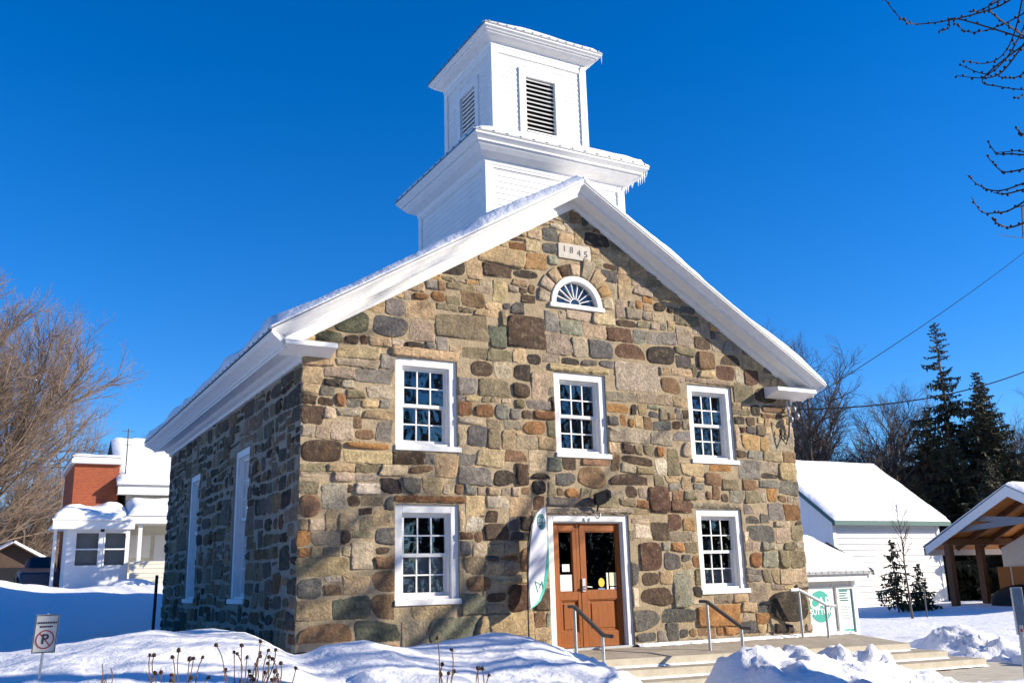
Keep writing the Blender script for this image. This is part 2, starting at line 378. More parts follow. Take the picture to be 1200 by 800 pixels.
# thin swept-back snow along the wall foot and on the treads
mb = MB(); A = []; B = []; Cc = []
for i in range(90):
    x = 5.9+i*(11-5.9)/89; wv = .05+.07*abs(math.sin(i*.37)+.5*math.sin(i*1.3))
    zz = .505-.02*(x-5.9)/5
    A.append((x, -.02, zz+.045)); B.append((x, -wv*.6-.03, zz+.03)); Cc.append((x, -wv-.05, zz-.03*wv-.004))
mb.strip(A, B); mb.strip(B, Cc)
for k in range(1, 4):
    A = []; B = []; Cc = []
    for i in range(80):
        x = 3.4+i*(10.95+.46*(k-1)-3.4)/79; f = (x-3.3)/(11+.46*k-3.3)
        y = -1.38-.42*(k-1)-.003; z = (.47-.135*k)*(1-f)+(.345-.135*k)*f; wv = .03+.035*abs(math.sin(i*.7+k)+.6*math.sin(i*2.1))
        A.append((x, y, z+.03)); B.append((x, y-wv*.6, z+.025)); Cc.append((x, y-wv, z+.003))
    mb.strip(A, B); mb.strip(B, Cc)
tag(mb.build('snow_line', 'snow', smooth=True), kind='structure')

# ------------------------------------------------------------ the stone church
church = thing('stone_church', 'old fieldstone church with white trim, wooden door and square white belfry', 'church')
PAL = dict(tan=(.40,.29,.165), beige=(.44,.335,.21), pink=(.37,.285,.20), granite=(.36,.285,.205), greybeige=(.31,.255,.185), olive=(.2,.165,.1), grey=(.19,.175,.15),
  slate=(.085,.085,.085), brown=(.2,.115,.062), dkbrown=(.055,.034,.024), rustdark=(.085,.04,.026), rust=(.32,.15,.05), orange=(.40,.24,.10), yellow=(.42,.305,.165),
  cream=(.6,.5,.37), black=(.024,.021,.021), palegreen=(.28,.27,.2), green=(.10,.115,.085), rustbrown=(.2,.09,.035), dkgreen=(.05,.06,.042))
FRONTW = dict(tan=20, beige=9, pink=4, granite=9, greybeige=15, olive=15, grey=11, slate=9, brown=12, dkbrown=10, rustdark=5, rust=2.5, orange=1.5, yellow=3.5, cream=2, black=4, palegreen=2, green=1, rustbrown=2.5)
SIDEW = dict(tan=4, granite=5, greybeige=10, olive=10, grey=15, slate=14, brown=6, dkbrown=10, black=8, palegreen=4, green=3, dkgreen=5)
SEEDS = [(6.31,3.33,'black'),(6.50,2.53,'dkbrown'),(3.37,4.63,'olive'),(2.89,4.31,'rustbrown'),(4.19,4.32,'rustbrown'),(4.19,5.22,'black'),(2.74,6.76,'black'),(3.98,6.84,'black'),(3.91,6.51,'dkbrown'),(4.29,6.31,'dkbrown'),(1.65,5.72,'slate'),(1.24,5.79,'dkgreen'),(0.53,5.45,'dkgreen'),(0.58,1.47,'brown'),(1.22,1.50,'brown'),(1.02,1.18,'green'),(2.53,1.15,'green'),(0.46,2.26,'granite'),(0.27,4.30,'dkbrown'),(1.11,4.31,'tan'),(0.37,3.95,'pink'),(0.92,3.94,'brown'),(1.28,3.91,'grey'),(0.23,3.67,'dkbrown'),(0.99,3.38,'olive'),(1.97,3.37,'brown'),(6.82,2.76,'rustdark'),(7.21,2.76,'rustdark'),(9.25,3.03,'rust'),(9.49,3.34,'grey'),(8.74,2.51,'slate'),(8.98,2.06,'palegreen'),(9.73,2.07,'olive'),(8.74,1.61,'grey'),(6.98,1.55,'palegreen'),(6.46,1.44,'dkbrown'),(6.49,1.78,'rustdark'),(6.02,0.69,'slate'),(6.41,0.72,'grey'),(6.82,0.77,'slate'),(7.25,0.71,'brown'),(7.84,0.74,'rust'),(9.48,0.71,'black'),(3.70,6.25,'slate'),(4.30,7.12,'orange'),(3.44,7.23,'yellow'),(3.89,7.20,'tan'),(3.29,5.75,'green'),(4.42,6.04,'grey'),(4.95,6.02,'palegreen'),(3.59,6.06,'olive'),(3.95,6.00,'dkbrown'),(5.69,6.03,'dkbrown'),(6.09,6.04,'rustdark'),(6.54,6.04,'grey'),(6.54,5.74,'cream'),(5.64,5.46,'slate'),(6.87,5.72,'black'),(5.88,5.81,'rustdark'),(5.30,5.37,'slate'),(3.82,5.12,'black'),(3.54,5.41,'olive'),(2.62,6.13,'olive'),(3.07,6.22,'brown'),(4.14,5.73,'yellow'),(3.91,4.94,'dkbrown'),(3.31,4.73,'olive'),(7.13,4.33,'rustdark'),(5.97,4.31,'rust'),(5.10,3.47,'brown'),(4.57,3.31,'slate'),(4.02,3.29,'black'),(5.81,3.31,'dkbrown'),(2.66,4.58,'grey'),(0.34,4.96,'tan'),(0.64,3.20,'granite'),(0.13,2.69,'brown'),(0.81,2.82,'dkbrown'),(2.91,1.52,'brown'),(3.36,1.38,'dkbrown'),(3.02,3.27,'grey'),(8.47,6.27,'brown'),(7.14,5.55,'slate'),(8.86,4.92,'olive'),(9.47,4.45,'tan'),(8.95,3.76,'grey'),(7.83,3.16,'brown'),(2.13,5.54,'pink'),(1.45,6.27,'tan'),(5.35,4.69,'tan'),(6.48,4.77,'pink'),(6.60,3.83,'rust'),(3.59,3.85,'tan'),(2.96,3.82,'slate'),(0.93,1.94,'granite'),(0.29,1.23,'tan'),]
def area(p): return .5*sum(p[i][0]*p[(i+1)%len(p)][1]-p[(i+1)%len(p)][0]*p[i][1] for i in range(len(p)))
def clip(p, a, b, c):
    out = []
    for i in range(len(p)):
        P, Q = p[i], p[(i+1)%len(p)]; dp = a*P[0]+b*P[1]-c; dq = a*Q[0]+b*Q[1]-c
        if dp <= 0: out.append(P)
        if dp*dq < 0: t = dp/(dp-dq); out.append((P[0]+t*(Q[0]-P[0]), P[1]+t*(Q[1]-P[1])))
    return out
def minus(p, r):
    u0, u1, z0, z1 = r
    if max(q[0] for q in p) <= u0 or min(q[0] for q in p) >= u1 or max(q[1] for q in p) <= z0 or min(q[1] for q in p) >= z1: return p
    c = [clip(p, 1, 0, u0), clip(p, -1, 0, -u1), clip(p, 0, 1, z0), clip(p, 0, -1, -z1)]
    c = [q for q in c if len(q) > 2]
    return max(c, key=area) if c else []
def add_stone(mb, poly, T, g, col, h):
    if len(poly) < 5: return
    a = area(poly)
    if a < .008: return
    cx = sum(p[0] for p in poly)/len(poly); cz = sum(p[1] for p in poly)/len(poly)
    w_ = max(p[0] for p in poly)-min(p[0] for p in poly); hh = max(p[1] for p in poly)-min(p[1] for p in poly)
    if min(w_, hh) < .06: return
    k = g.uniform(.78, 1.22); base = tuple((.9*q+.1*m_)*k*g.uniform(.96, 1.04) for q, m_ in zip(col, (.30, .225, .145)))
    tx, tz = g.uniform(-.07, .07), g.uniform(-.07, .07); rings = []
    for ins, n in ((-.01, -.012), (.0, h*.5), (.010, h*.88), (.035, h)):
        ring = []
        for (u, z) in poly:
            du, dz = u-cx, z-cz
            su = max(.25, 1-2*ins/max(w_, .05)); sz = max(.25, 1-2*ins/max(hh, .05))
            uu, zz = cx+du*su, cz+dz*sz
            nn = n+((uu-cx)*tx+(zz-cz)*tz if n > 0 else 0)+(g.uniform(-.006, .006) if n > 0 else 0); nn = max(nn, .003) if n > 0 else nn
            ring.append(T(uu, zz, nn))
        rings.append(ring)
    N = len(poly); vs = sum(rings, [])+[T(cx, cz, h*1.12)]
    fs = [(i*N+j, i*N+(j+1)%N, (i+1)*N+(j+1)%N, (i+1)*N+j) for i in range(3) for j in range(N)]
    fs += [(3*N+j, 3*N+(j+1)%N, 4*N) for j in range(N)]
    mb.cur = None; k0 = len(mb.v); mb.add(vs, fs)
    for i_ in range(len(vs)): mb.c[k0+i_] = (*base, (1.0, .62, .3, 0, 0)[min(i_//N, 4)])
def cobble(g, u0, u1, z0a, z0b, z1a, z1b, gap, n=24):
    hu = (u1-u0)/2-gap/2; cu = (u0+u1)/2; e = g.choice((2.4, 2.9, 3.6, 4.5)); out = []; sk = g.uniform(-.16, .16)
    ph = [g.uniform(0, 6.28) for _ in range(4)]; am = g.uniform(.02, .06)
    for i in range(n):
        t = 2*math.pi*i/n; cs, s = math.cos(t), math.sin(t); r = (abs(cs)**e+abs(s)**e)**(-1/e); a, b = r*cs, r*s
        wv = 1-am+am*(.7*math.sin(2*t+ph[0])+.6*math.sin(3*t+ph[1])+.35*math.sin(5*t+ph[2]))
        f = (a+1)/2; zl = z0a+(z0b-z0a)*f+gap/2; zh = z1a+(z1b-z1a)*f-gap/2
        out.append((cu+(a+sk*b*(zh-zl)/max(.1, u1-u0))*wv*hu, (zl+zh)/2+b*wv*(zh-zl)/2))
    return out
DARK = {'slate', 'dkbrown', 'rustdark', 'black', 'brown', 'rustbrown', 'dkgreen', 'rust'}
def round_poly(g, u0, u1, z0a, z0b, z1a, z1b, gap, tl=0, tr=0):
    """broken-faced quad: shared tilted ends, nibbled corners, wobbly arrises"""
    q = gap/2; w_, hh = u1-u0, (z1a-z0a+z1b-z0b)/2
    jit = lambda k: g.uniform(-k, k)
    C = [(u0-tl+q+jit(.012), z0a+q+jit(.014)), (u1-tr-q+jit(.012), z0b+q+jit(.014)), (u1+tr-q+jit(.012), z1b-q+jit(.014)), (u0+tl+q+jit(.012), z1a-q+jit(.014))]
    pts = []; m = min(w_, hh)
    for i in range(4):
        P, A, B = C[i], C[i-1], C[(i+1)%4]
        k = g.choice((.06, .1, .16, .26, .42 if m > .14 else .2))*m*g.uniform(.7, 1.2); k2 = k*g.uniform(.6, 1.6)
        la = math.hypot(A[0]-P[0], A[1]-P[1]); lb = math.hypot(B[0]-P[0], B[1]-P[1]); k = min(k, la*.45); k2 = min(k2, lb*.45)
        pa = (P[0]+(A[0]-P[0])*k/la, P[1]+(A[1]-P[1])*k/la); pb = (P[0]+(B[0]-P[0])*k2/lb, P[1]+(B[1]-P[1])*k2/lb)
        bu = g.uniform(.25, .75); pts += [pa, ((pa[0]+pb[0])/2*(1-bu)+P[0]*bu, (pa[1]+pb[1])/2*(1-bu)+P[1]*bu), pb]
    out = []
    for i in range(len(pts)):
        A, B = pts[i], pts[(i+1)%len(pts)]; L = math.hypot(B[0]-A[0], B[1]-A[1]); n = max(1, int(L/.045))
        for s in range(n):
            f = s/n; am = min(.011, L*.1) if s else .003
            out.append((A[0]+(B[0]-A[0])*f+jit(am), A[1]+(B[1]-A[1])*f+jit(am)))
    return out
def rubble(mb, u0, u1, z0, z1, holes, T, wts, seed, gap, seeds=(), half=(), hs=(.17, .40), extra=(), dim=1):
    g = random.Random(seed); names = list(wts); ws = [wts[k] for k in names]
    holes = list(holes)
    nk = int((u1-u0)/.55)+3
    def line(z): k = [z+g.uniform(-.045, .045) for _ in range(nk)]; return lambda u: float(np.interp(u, [u0+i*.55 for i in range(nk)], k))
    z = z0; lo = line(z)
    while z < z1:
        h = g.uniform(*hs) if g.random() > .18 else g.uniform(.12, .2)
        hi = line(z+h); u = u0; tl_ = 0
        while u < u1-.02:
            w_ = min(1.05, max(.16, h*g.lognormvariate(.42, .36)))
            if u+w_ > u1-.14: w_ = u1-u
            cells = []; r = g.random(); v = u+w_; tr_ = 0 if v > u1-.02 else g.uniform(-.13, .13)*min(h, w_, .3)
            if r < .2 and h > .24:
                f = g.uniform(.33, .67); q = g.uniform(-.02, .02)
                m0 = lo(u)*(1-f)+hi(u)*f-q; m1 = lo(v)*(1-f)+hi(v)*f+q
                for (a0, a1, b0, b1) in ((lo(u), lo(v), m0, m1), (m0, m1, hi(u), hi(v))):
                    if w_ > .5 and g.random() < .5:
                        k = u+w_*g.uniform(.35, .65); fm = (k-u)/w_
                        cells += [(u, k, a0, a0+(a1-a0)*fm, b0, b0+(b1-b0)*fm), (k, v, a0+(a1-a0)*fm, a1, b0+(b1-b0)*fm, b1)]
                    else: cells.append((u, v, a0, a1, b0, b1))
            elif r < .31 and z+h*1.7 < z1:
                t = h*g.uniform(.3, .75); cells.append((u, v, lo(u), lo(v), hi(u)+t, hi(v)+t))
            else: cells.append((u, v, lo(u), lo(v), hi(u), hi(v)))
            new = []
            for c in cells:
                cu = (c[0]+c[1])/2; cz = (c[2]+c[3]+c[4]+c[5])/4
                nm = g.choices(names, ws)[0]; best = 9
                if nm in DARK and nm not in ('olive', 'grey') and (c[1]-c[0])*h > .26 and g.random() < .6: nm = g.choice(('tan', 'granite', 'greybeige', 'olive')) if dim == 1 else nm
                for (su, sz, sc) in seeds:
                    if c[0]-.03 < su < c[1]+.03 and min(c[2], c[3])-.03 < sz < max(c[4], c[5])+.03 and abs(su-cu)+abs(sz-cz) < best: best = abs(su-cu)+abs(sz-cz); nm = sc
                col = PAL[nm]
                if nm in DARK and g.random() < (.62 if dim == 1 else .45): p = cobble(g, *c, gap*g.uniform(1.2, 2.6))
                else: p = round_poly(g, *c, gap*g.uniform(.6, 1.5), tl_ if c[0] == u else 0, tr_ if c[1] == v else 0)
                for q in holes:
                    if len(p) > 2: p = minus(p, q)
                for q in half:
                    if len(p) > 2: p = clip(p, *q)
                if len(p) < 5: continue
                cu = sum(x[0] for x in p)/len(p); cz = sum(x[1] for x in p)/len(p)
                if extra and any(math.hypot(cu-e[0], cz-e[1]) < e[2] for e in extra): continue
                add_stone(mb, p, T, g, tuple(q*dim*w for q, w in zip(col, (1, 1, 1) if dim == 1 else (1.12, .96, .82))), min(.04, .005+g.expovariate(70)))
                if max(c[4], c[5]) > hi(c[0])+.05: new.append((c[0], c[1], hi(c[0])-.1, max(c[4], c[5])))
            holes += new
            u += w_; tl_ = tr_
        z += h; lo = hi
def wall_face(mb, u0, u1, z0, top, holes, T, rev, extra=()):
    us = sorted(set([u0, u1]+[h[0] for h in holes]+[h[1] for h in holes]+list(extra)))
    for a, b in zip(us, us[1:]):
        m = (a+b)/2; hh = sorted([(h[2], h[3]) for h in holes if h[0] < m < h[1]]); z = z0
        for (p, q) in hh: mb.add([T(a, z, 0), T(b, z, 0), T(b, p, 0), T(a, p, 0)], [(0, 1, 2, 3)]); z = q
        mb.add([T(a, z, 0), T(b, z, 0), T(b, top(b), 0), T(a, top(a), 0)], [(0, 1, 2, 3)])
    for (a, b, p, q) in holes:
        c = [(a, p), (b, p), (b, q), (a, q)]
        for i in range(4):
            (e, f), (g_, h_) = c[i], c[(i+1)%4]
            mb.add([T(e, f, 0), T(g_, h_, 0), T(g_, h_, -rev), T(e, f, -rev)], [(0, 1, 2, 3)])
TF = lambda u, z, n: (u, -n, z)
TL = lambda u, z, n: (-n, u, z)
TR = lambda u, z, n: (10+n, u, z)
W1, W2 = (1.511, 2.598), (4.458, 5.542); W3 = (7.402, 8.489)
LOW, UPP = (1.31, 2.83), (3.665, 5.17); DOOR = (4.236, 5.883, .3, 2.70)
fholes = [(*W1, *LOW), (*W3, *LOW), (*W1, *UPP), (*W2, *UPP), (*W3, *UPP), DOOR, (4.45, 5.55, 6.34, 6.98)]
def wall(name, mesh_fn, mortar):
    mb = MB(); mesh_fn(mb); o = mb.build(name+'_mortar', mortar, None, fix=False)
    return o
gable = lambda u: 8.36-.6*abs(u-5)
# front wall: mortar sheet + stones in one mesh (two materials)
mb = MB(); mb.m = 1; wall_face(mb, 0, 10, .2, gable, fholes, TF, .3, (5,)); mb.m = 0
ARC = (5.0, 6.44); mb.m = 1
sp0 = [(5+.54*math.cos(math.pi*i/40), 0, 6.42+.54*math.sin(math.pi*i/40)) for i in range(41)]
sp1 = []
for i in range(41):
    cc_, ss_ = math.cos(math.pi*i/40), math.sin(math.pi*i/40); k = min(.55/abs(cc_) if abs(cc_) > 1e-6 else 9, .56/abs(ss_) if abs(ss_) > 1e-6 else 9); sp1.append((5+k*cc_, 0, 6.42+k*ss_))
mb.strip(sp0, sp1); mb.add([(4.45, 0, 6.34), (5.55, 0, 6.34), (5.55, 0, 6.42), (4.45, 0, 6.42)], [(0, 1, 2, 3)]); mb.m = 0
lintels = [((W1[0]-.03, W1[1]+.12, LOW[1]+.015, LOW[1]+.15), 'rustbrown'), ((W1[0]-.08, W1[1]+.05, UPP[1]+.015, UPP[1]+.17), 'tan'), ((W2[0]-.1, W2[1]+.1, UPP[1]+.015, UPP[1]+.15), 'tan'),
           ((W3[0]-.05, W3[1]+.06, UPP[1]+.015, UPP[1]+.14), 'pink'), ((W3[0]-.12, W3[1]+.02, LOW[1]+.015, LOW[1]+.12), 'greybeige'), ((DOOR[0]-.06, DOOR[1]+.1, DOOR[3]+.015, DOOR[3]+.13), 'greybeige')]
sh = [(a-.012, b+.012, c-.012, d+.012) for a, b, c, d in fholes[:-1]]+[(4.14, 5.86, 6.34, 6.74), (4.24, 5.76, 6.74, 6.95), (4.42, 5.58, 6.95, 7.12), (4.66, 5.34, 7.12, 7.27)]+[l[0] for l in lintels]+[(4.63, 5.37, 7.25, 7.57), (ARC[0]-.6, ARC[0]+.6, 6.34, 6.45)]
rubble(mb, -.012, 10.012, .22, 8.3, sh, TF, FRONTW, 4, .017, SEEDS, [(.6, 1, 8.29+3), (-.6, 1, 8.29-3)])
g0 = random.Random(8)
for (r, c) in lintels: add_stone(mb, round_poly(g0, r[0], r[1], r[2], r[2], r[3], r[3], .02), TF, g0, PAL[c], .03)
vc = ['pink', 'orange', 'tan', 'greybeige', 'beige', 'dkbrown', 'tan', 'granite', 'greybeige']
for i in range(9):
    a0, a1 = math.pi*(i+.08)/9, math.pi*(i+.92)/9; r0, r1 = .575, .86+g0.uniform(-.08, .14); p = []
    for k in range(7): a = a0+(a1-a0)*k/6; p.append((ARC[0]+r1*math.cos(a), ARC[1]-.03+r1*math.sin(a)))
    for k in range(7): a = a1-(a1-a0)*k/6; p.append((ARC[0]+r0*math.cos(a), ARC[1]-.03+r0*math.sin(a)))
    add_stone(mb, p, TF, g0, PAL[vc[i]], .035)
front = mb.build('gable_wall', ['fieldstone', 'mortar'], church, smooth=True, fix=False)
SW = [(3.12, 4.27), (7.5, 8.65)]; SZ = (1.375, 4.11)
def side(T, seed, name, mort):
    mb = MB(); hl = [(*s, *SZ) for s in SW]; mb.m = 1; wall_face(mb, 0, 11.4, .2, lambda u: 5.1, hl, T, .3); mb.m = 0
    rubble(mb, -.012, 11.41, .22, 5.05, [(a-.012, b+.012, c-.012, d+.012) for a, b, c, d in hl], T, SIDEW, seed, .046, hs=(.15, .36), dim=.62)  # stones darkened and warmed: the left wall's shade is put into their colour
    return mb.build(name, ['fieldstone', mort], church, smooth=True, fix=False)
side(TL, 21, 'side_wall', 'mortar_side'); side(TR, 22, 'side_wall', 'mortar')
mb = MB(); mb.add([(0, 11.4, .2), (10, 11.4, .2), (10, 11.4, 5.1), (5, 11.4, 8.3), (0, 11.4, 5.1)], [(0, 1, 2, 3, 4)]); mb.build('rear_wall', 'mortar', church)

# trim: raking crown + eave crown share one profile (out, drop)
RP = [(.0, .0), (.44, 0), (.44, .035), (.425, .045), (.42, .05), (.40, .06), (.375, .09), (.345, .135), (.325, .155), (.325, .168), (.305, .168), (.305, .215), (.29, .215), (.29, .20), (.045, .20), (.045, .31), (.03, .32), (.03, .375), (0, .375)]
EX = [.0, .6, .6, .59, .585, .57, .54, .46, .40, .40, .37, .37, .35, .35, .05, .05, .03, .03, 0]
ZA = 8.655
for sgn in (-1, 1):
    mb = MB(); A = []; B = []
    for (o, dv), ex in zip(RP, EX):
        A.append((5, -o, ZA-dv)); xe = 5+sgn*(5+ex) if ex > .3 else 5+sgn*5.3
        B.append((xe, -o, ZA-.6*abs(xe-5)-dv))
    mb.strip(A, B); mb.add(B, [tuple(range(len(B)))])
    mb.build('rake_trim', 'white_paint', church)
EP = [(.0, 5.285), (.6, 5.275), (.6, 5.245), (.585, 5.235), (.575, 5.22), (.55, 5.205), (.50, 5.18), (.43, 5.135), (.40, 5.115), (.40, 5.095), (.37, 5.095), (.37, 5.055), (.355, 5.055), (.355, 5.075), (.16, 5.075), (.16, 5.055), (.12, 5.02), (.06, 5.0), (.05, 4.99), (.05, 4.93), (0, 4.93)]
def yo(d): return -.44 if d > .58 else (-.305 if d < .38 else -.305-(d-.37)/.21*.13)
for sgn in (-1, 1):
    mb = MB(); A = []; B = []
    for d, z in EP:
        x = 0-d if sgn < 0 else 10+d
        A.append((x, yo(d) if d > .3 else -.02, z)); B.append((x, 11.4-yo(d) if d > .3 else 11.42, z))
    mb.strip(A, B); mb.add(A, [tuple(range(len(A)))]); mb.add(B, [tuple(range(len(B)))]); mb.build('eave_cornice', 'white_paint', church)
    # cornice return on the gable front
    mb = MB(); x0, x1 = (-.372, .42) if sgn < 0 else (9.34, 10.372)
    pr = [(-.30, 5.095), (-.40, 5.11), (-.40, 5.15), (-.385, 5.158), (-.39, 5.185), (0, 5.235), (0, 5.02), (-.03, 5.02), (-.12, 5.05), (-.30, 5.095)]
    mb.strip([(x0, p, z) for p, z in pr], [(x1, p, z) for p, z in pr])
    mb.add([(x0, p, z) for p, z in pr[:-1]], [tuple(range(9))]); mb.add([(x1, p, z) for p, z in pr[:-1]], [tuple(range(9))])
    mb.build('cornice_return', 'white_paint', church)
# roof and its snow
def snow_sheet(mb, P, Q, Rr, S_, nu, nv, th, seed, up=(0, 0, 1), edge=.22, lump=.5):
    """snow lying on the quad P Q (eave) Rr S_ (top), open skirt to the roof"""
    P, Q, Rr, S_ = map(Vector, (P, Q, Rr, S_)); n = (Q-P).cross(S_-P).normalized()
    if n.z < 0: n = -n
    Lu, Lv = (Q-P).length, (S_-P).length; top = []; idx = {}
    for j in range(nv+1):
        for i in range(nu+1):
            f, g_ = i/nu, j/nv; b = (P*(1-f)+Q*f)*(1-g_)+(S_*(1-f)+Rr*f)*g_
            d = min(f*Lu, (1-f)*Lu, g_*Lv, 1.0 if g_ > .97 else 9)
            k = min(1, d/edge); k = math.sqrt(max(0, 1-(1-k)**2))
            nn = float(fbm(np.array([f*Lu]), np.array([g_*Lv]), .9, 4, seed)[0])
            t = th*(.18+.82*k)*(1+lump*nn)
            top.append(b+n*max(t, .012))
    fs = [(j*(nu+1)+i, j*(nu+1)+i+1, (j+1)*(nu+1)+i+1, (j+1)*(nu+1)+i) for j in range(nv) for i in range(nu)]
    mb.add(top, fs)
    ring = [i for i in range(nu+1)]+[j*(nu+1)+nu for j in range(1, nv+1)]+[nv*(nu+1)+i for i in range(nu-1, -1, -1)]+[j*(nu+1) for j in range(nv-1, 0, -1)]
    a = [top[i] for i in ring]+[top[ring[0]]]; base = []
    for i in ring:
        j, q = divmod(i, nu+1); f, g_ = q/nu, j/nv; base.append((P*(1-f)+Q*f)*(1-g_)+(S_*(1-f)+Rr*f)*g_+n*.002)
    mb.strip(a, base+[base[0]])
mb = MB()
for sgn in (-1, 1):
    xe = 5+sgn*5.62; ze = ZA-.6*5.62
    mb.add([(xe, -.45, ze), (xe, 11.85, ze), (5, 11.85, ZA), (5, -.45, ZA), (xe, -.45, ze+.022), (xe, 11.85, ze+.022), (5, 11.85, ZA+.022), (5, -.45, ZA+.022)],
           [(0, 1, 2, 3), (4, 5, 6, 7), (0, 1, 5, 4), (0, 3, 7, 4), (1, 2, 6, 5)])
    for i in range(40):                                  # standing ribs of the sheet-metal roof, seen at the eave
        y = -.3+i*.305; mb.bar((xe, y, ze+.03), (xe-sgn*.25, y, ze+.03+.15), .035, .025)
roof = mb.build('roof', 'metal_roof', church)
mb = MB()
for sgn in (-1, 1):
    xe = 5+sgn*5.6; ze = ZA-.6*5.6+.024
    snow_sheet(mb, (xe, -.44, ze), (xe, 11.84, ze), (5, 11.84, ZA+.024), (5, -.44, ZA+.024), 110, 50, .15, 3+sgn, edge=.13, lump=.8)
mb.build('roof_snow', 'snow', roof, smooth=True)

# ------------------------------------------------------------ windows
def sash(mb, T, a, b, z0, z1, n0, n1, fw, cols, rows, mw=.022):
    def bx(u0, u1, p, q, m0=n0, m1=n1):
        P, Q = Vector(T(u0, p, m0)), Vector(T(u1, q, m1)); mb.box(min(P.x, Q.x), max(P.x, Q.x), min(P.y, Q.y), max(P.y, Q.y), min(P.z, Q.z), max(P.z, Q.z))
    bx(a, a+fw, z0, z1); bx(b-fw, b, z0, z1); bx(a+fw, b-fw, z0, z0+fw*1.15); bx(a+fw, b-fw, z1-fw, z1)
    for i in range(1, cols): u = a+fw+(b-a-2*fw)*i/cols; bx(u-mw/2, u+mw/2, z0+fw, z1-fw, n0+.006, n1-.006)
    for i in range(1, rows): z = z0+fw+(z1-z0-2*fw)*i/rows; bx(a+fw, b-fw, z-mw/2, z+mw/2, n0+.009, n1-.009)
def wbox(T, mb, u0, u1, p, q, n0, n1):
    P, Q = Vector(T(u0, p, n0)), Vector(T(u1, q, n1)); mb.box(min(P.x, Q.x), max(P.x, Q.x), min(P.y, Q.y), max(P.y, Q.y), min(P.z, Q.z), max(P.z, Q.z))
def window(T, a, b, z0, z1, lower=False, cols=3, cw=.13, mid=.5, curtain=None, rows=2):
    mb = MB(); n0, n1 = -.20, -.035; s = .085
    wbox(T, mb, a, a+cw, z0+s, z1, n0, n1); wbox(T, mb, b-cw, b, z0+s, z1, n0, n1); wbox(T, mb, a+cw, b-cw, z1-cw, z1, n0, n1)
    wbox(T, mb, a+cw-.0, a+cw+.02, z0+s, z1-cw, n0, n1-.05); wbox(T, mb, b-cw-.02, b-cw, z0+s, z1-cw, n0, n1-.05); wbox(T, mb, a+cw+.02, b-cw-.02, z1-cw-.02, z1-cw, n0, n1-.05)
    fr = mb.build('window', 'white_paint', church, bevel=.006)
    mb = MB(); wbox(T, mb, a-.01, b+.05, z0, z0+s, -.2, .03); wbox(T, mb, a+cw, b-cw, z0+s, z0+s+.045, -.2, -.06); mb.build('sill', 'white_paint', fr, bevel=.008)
    A, B = a+cw+.02, b-cw-.02; Z0, Z1 = z0+s+.045, z1-cw-.02; zm = Z0+(Z1-Z0)*mid
    mb = MB(); sash(mb, T, A, B, zm-.025, Z1, -.165, -.125, .045, cols, rows); mb.build('sash', 'white_paint', fr)
    mb = MB(); sash(mb, T, A, B, Z0, zm+.02, -.21, -.17, .05, cols, rows); mb.build('sash', 'white_paint', fr)
    for (p, q, n_, rr_) in ((zm, Z1-.03, -.145, rows), (Z0+.03, zm, -.19, rows)):
        mb = MB(); gp = random.Random(int(a*100+z0*10))
        for ix in range(cols):
            for iz in range(rr_):
                ua, ub = A+.03+(B-A-.06)*ix/cols, A+.03+(B-A-.06)*(ix+1)/cols; za, zb = p+(q-p)*iz/rr_, p+(q-p)*(iz+1)/rr_
                dx, dz = gp.uniform(-.004, .004), gp.uniform(-.004, .004)
                mb.add([T(ua, za, n_-dx-dz), T(ub, za, n_+dx-dz), T(ub, zb, n_+dx+dz), T(ua, zb, n_-dx+dz)], [(0, 1, 2, 3)])
        mb.build('pane', 'window_glass', fr, fix=False)
    mb = MB(); 
    c = [(a+.02, z0+.02), (b-.02, z0+.02), (b-.02, z1-.02), (a+.02, z1-.02)]
    mb.add([T(u, z, -.205) for u, z in c]+[T(u, z, -.7) for u, z in c], [(0, 1, 5, 4), (1, 2, 6, 5), (2, 3, 7, 6), (3, 0, 4, 7), (4, 5, 6, 7)]); mb.build('interior_recess', 'interior', fr, fix=False)
    if lower:
        mb = MB(); wbox(T, mb, A, B, Z0-.03, Z0+(zm-Z0)*curtain, -.26, -.25); mb.build('blind', 'blind', fr)
    return fr
window(TF, *W1, *LOW, lower=True, curtain=.98); window(TF, *W3, *LOW, lower=True, curtain=.5)
window(TF, *W1, *UPP); window(TF, *W2, *UPP); window(TF, *W3, *UPP)
for T in (TL, TR):
    for s in SW: window(T, *s, *SZ, cols=3, rows=3, mid=.55)
# fanlight
mb = MB(); r0, r1 = .425, .545; cx, cz = ARC[0], 6.42; A = []; B = []; C2 = []; D2 = []; E2 = []
for i in range(41):
    a = math.pi*i/40; c, s = math.cos(a), math.sin(a)
    A.append((cx+r1*c, .06, cz+r1*s)); B.append((cx+r1*c, -.028, cz+r1*s)); C2.append((cx+(r1-.015)*c, -.036, cz+(r1-.015)*s)); D2.append((cx+(r0+.02)*c, -.036, cz+(r0+.02)*s)); E2.append((cx+r0*c, .07, cz+r0*s))
for p, q in ((A, B), (B, C2), (C2, D2), (D2, E2)): mb.strip(p, q)
fan = mb.build('fan_window', 'white_paint', church, smooth=False)
mb = MB(); mb.box(cx-.575, cx+.585, -.05, .05, cz-.08, cz-.002); mb.box(cx-.40, cx+.40, .03, .06, cz, cz+.03); mb.build('sill', 'white_paint', fan, bevel=.006)
mb = MB()
for i in range(1, 9): a = math.pi*i/9; mb.bar((cx+.1*math.cos(a), .045, cz+.03+.1*math.sin(a)), (cx+.41*math.cos(a), .045, cz+.02+.40*math.sin(a)), .014, .03, up=(0, 1, 0))
pts = [(cx+.105*math.cos(math.pi*i/12), .045, cz+.03+.105*math.sin(math.pi*i/12)) for i in range(13)]; mb.tube(pts, .011, 6)
mb.build('glazing_bar', 'white_paint', fan)
